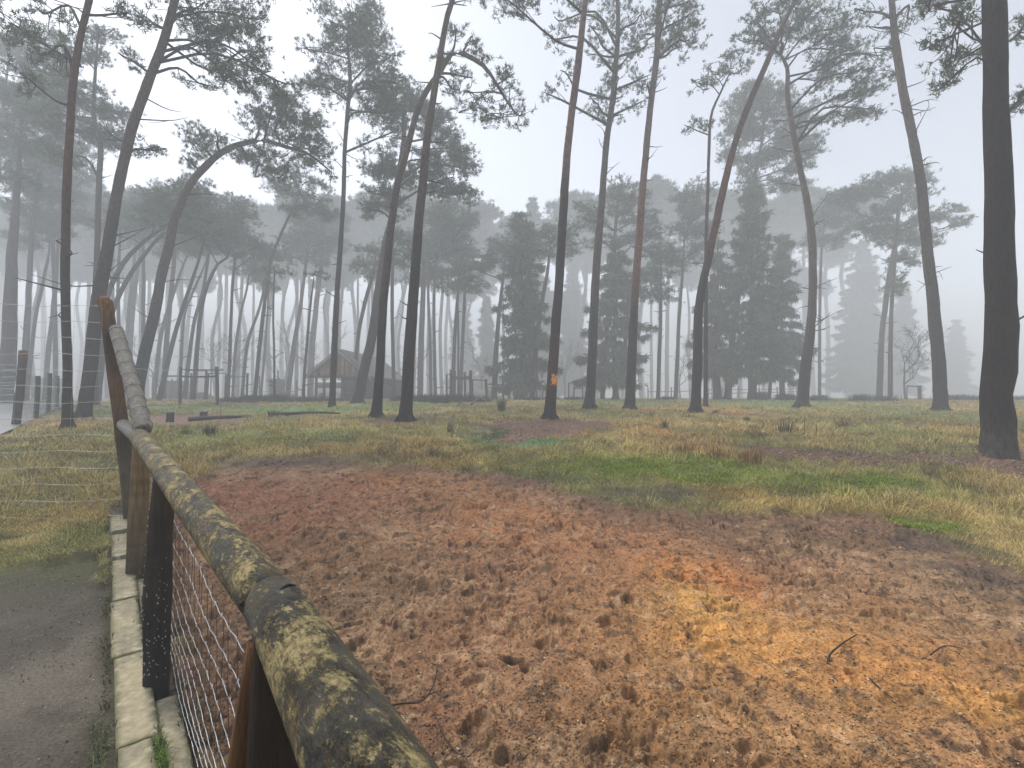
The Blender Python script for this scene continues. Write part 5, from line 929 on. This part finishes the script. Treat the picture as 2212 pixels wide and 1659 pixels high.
# rush clumps and small bushes: each a thing
def rush(label, px, py, hpx, wpx, n, col, group='dark rush clumps in the grass', name='rush_clump', Y=None, cat='rush clump', spread=.5):
    c = hit(px, py) if Y is None else np.array([*at(px, py, Y)[:1], Y, G(Y)]); z = float(height(c[0], c[1])[0]); sc = c[1] / F; n_ = n; X = rng.normal(0, wpx * sc * .22, n_); Y_ = rng.normal(0, wpx * sc * .22, n_); mb = MB()
    blade_field(mb, X, Y_, 0 * X - .02, hpx * sc * rng.uniform(.5, 1.15, n_), np.full(n_, max(.007, c[1] * .0009)), np.arctan2(Y_, X) + rng.normal(0, .4, n_), np.abs(rng.normal(.1, spread * .6, n_)), np.array(col) * rng.uniform(.5, 1.5, (n_, 1)))
    o = mb.build(name, M_grass, smooth=False); o.location = (c[0], c[1], z); return setp(o, label, cat, group)
DKB = (.06, .045, .022); DKG = (.035, .048, .02); STR = (.24, .14, .05)
for a in [('dark upright rush clump left of the crooked pine, nearest of its kind there', 1697, 936, 44, 30, 90, DKB), ('small dark rush clump right of the leaning orange pine', 1437, 925, 30, 12, 60, DKB), ('tan bushy tuft above the bright green moss', 1475, 982, 40, 60, 260, STR), ('tall straggly tuft at the right end of the bright moss', 1622, 1000, 48, 80, 260, STR), ('tan tuft at the right behind the moss', 1550, 992, 40, 50, 200, STR),
          ('low brown tuft right of the wounded pine', 1613, 908, 16, 12, 50, DKB), ('thin dark tuft between the two dry stalks', 1630, 930, 26, 30, 60, (.18, .13, .06)), ('dark tuft in the grass left of the cabin log', 590, 900, 24, 26, 90, (.12, .11, .04)), ('dark tuft near the fence in the left grass', 453, 945, 36, 30, 140, DKG), ('olive tuft on the left grass in front of the grey log', 400, 940, 22, 30, 90, (.12, .11, .04)), ('tuft at the edge of the red mud left of centre', 937, 990, 44, 40, 120, (.10, .09, .035)), ('thin tuft in the middle grass', 973, 935, 30, 16, 60, (.16, .13, .05)),
          ('brown tuft between crooked pine and close pair', 1825, 925, 30, 40, 100, (.15, .10, .05)), ('upright green tuft right of the soil patch', 1410, 905, 24, 20, 60, (.16, .14, .05)), ('dark small tuft far right of the leaning orange pine', 1545, 893, 18, 14, 60, DKG)]: rush(*a)
rush('small feathery green bush on a thin stem in the middle of the field', 1083, 888, 42, 16, 130, (.07, .10, .045), group=None, name='bush', cat='bush', spread=.35)
for k, (px, Y, w, h) in enumerate([(500, 31, 40, 14), (560, 30, 60, 18), (610, 32, 50, 20), (660, 31, 60, 18), (700, 33, 50, 15), (540, 35, 40, 15), (590, 34, 44, 18), (740, 34, 40, 12), (925, 31, 60, 20), (960, 30, 60, 22), (1000, 31, 60, 22), (900, 33, 40, 16), (1040, 32, 50, 16), (980, 34, 50, 18), (1150, 36, 40, 9), (1190, 38, 40, 8), (1240, 38, 50, 9), (1440, 38, 40, 9), (1645, 36, 26, 22), (1690, 36, 26, 18), (1705, 36, 36, 16), (1770, 36, 40, 14), (1860, 35, 40, 16), (1910, 34, 46, 14), (2070, 36, 60, 14), (2120, 36, 60, 12), (2190, 36, 60, 14), (860, 34, 30, 14)]):
    rush('dark green rush clump along the far edge of the field', px, 866, h * 1.25, w, 420, (.035, .05, .03), group='rush clumps along the far edge', Y=float(Y), spread=.75)
for k, (px, py, h, lb) in enumerate([(1737, 945, 48, 'left one of two thin dry stalks in the straw'), (1763, 940, 30, 'right one of two thin dry stalks in the straw'), (200 + 1075 - 800, 905, 40, 'thin dry stalk near the logs')]):
    c = hit(px, py); sc = c[1] / F; mb = MB(); tubes(mb, catmull([[0, 0, -.03], [.01, 0, h * sc * .5], [.04, 0, h * sc]], 8), np.linspace(.009, .006, 8), 5, col=(.07, .045, .03)); o = mb.build('dry_stalk', M_twig); o.location = (c[0], c[1], float(height(c[0], c[1])[0])); setp(o, lb, 'stalk', 'dry stalks')
# ------------------------------------------------------------------ the foggy air
def build_haze():
    m = bpy.data.materials.new('fog'); m.use_nodes = True; t = m.node_tree; t.nodes.clear()
    o = t.nodes.new('ShaderNodeOutputMaterial'); v = t.nodes.new('ShaderNodeVolumePrincipled')
    v.inputs['Color'].default_value = (.84, .882, .95, 1); v.inputs['Density'].default_value = HAZE; v.inputs['Anisotropy'].default_value = 0.0
    t.links.new(v.outputs[0], o.inputs['Volume'])
    mb = MB(); box(mb, (0, 0, 15.0), (760, 760, 33.0)); h = mb.build('haze', m, smooth=False); setp(h, kind='stuff')
build_haze()
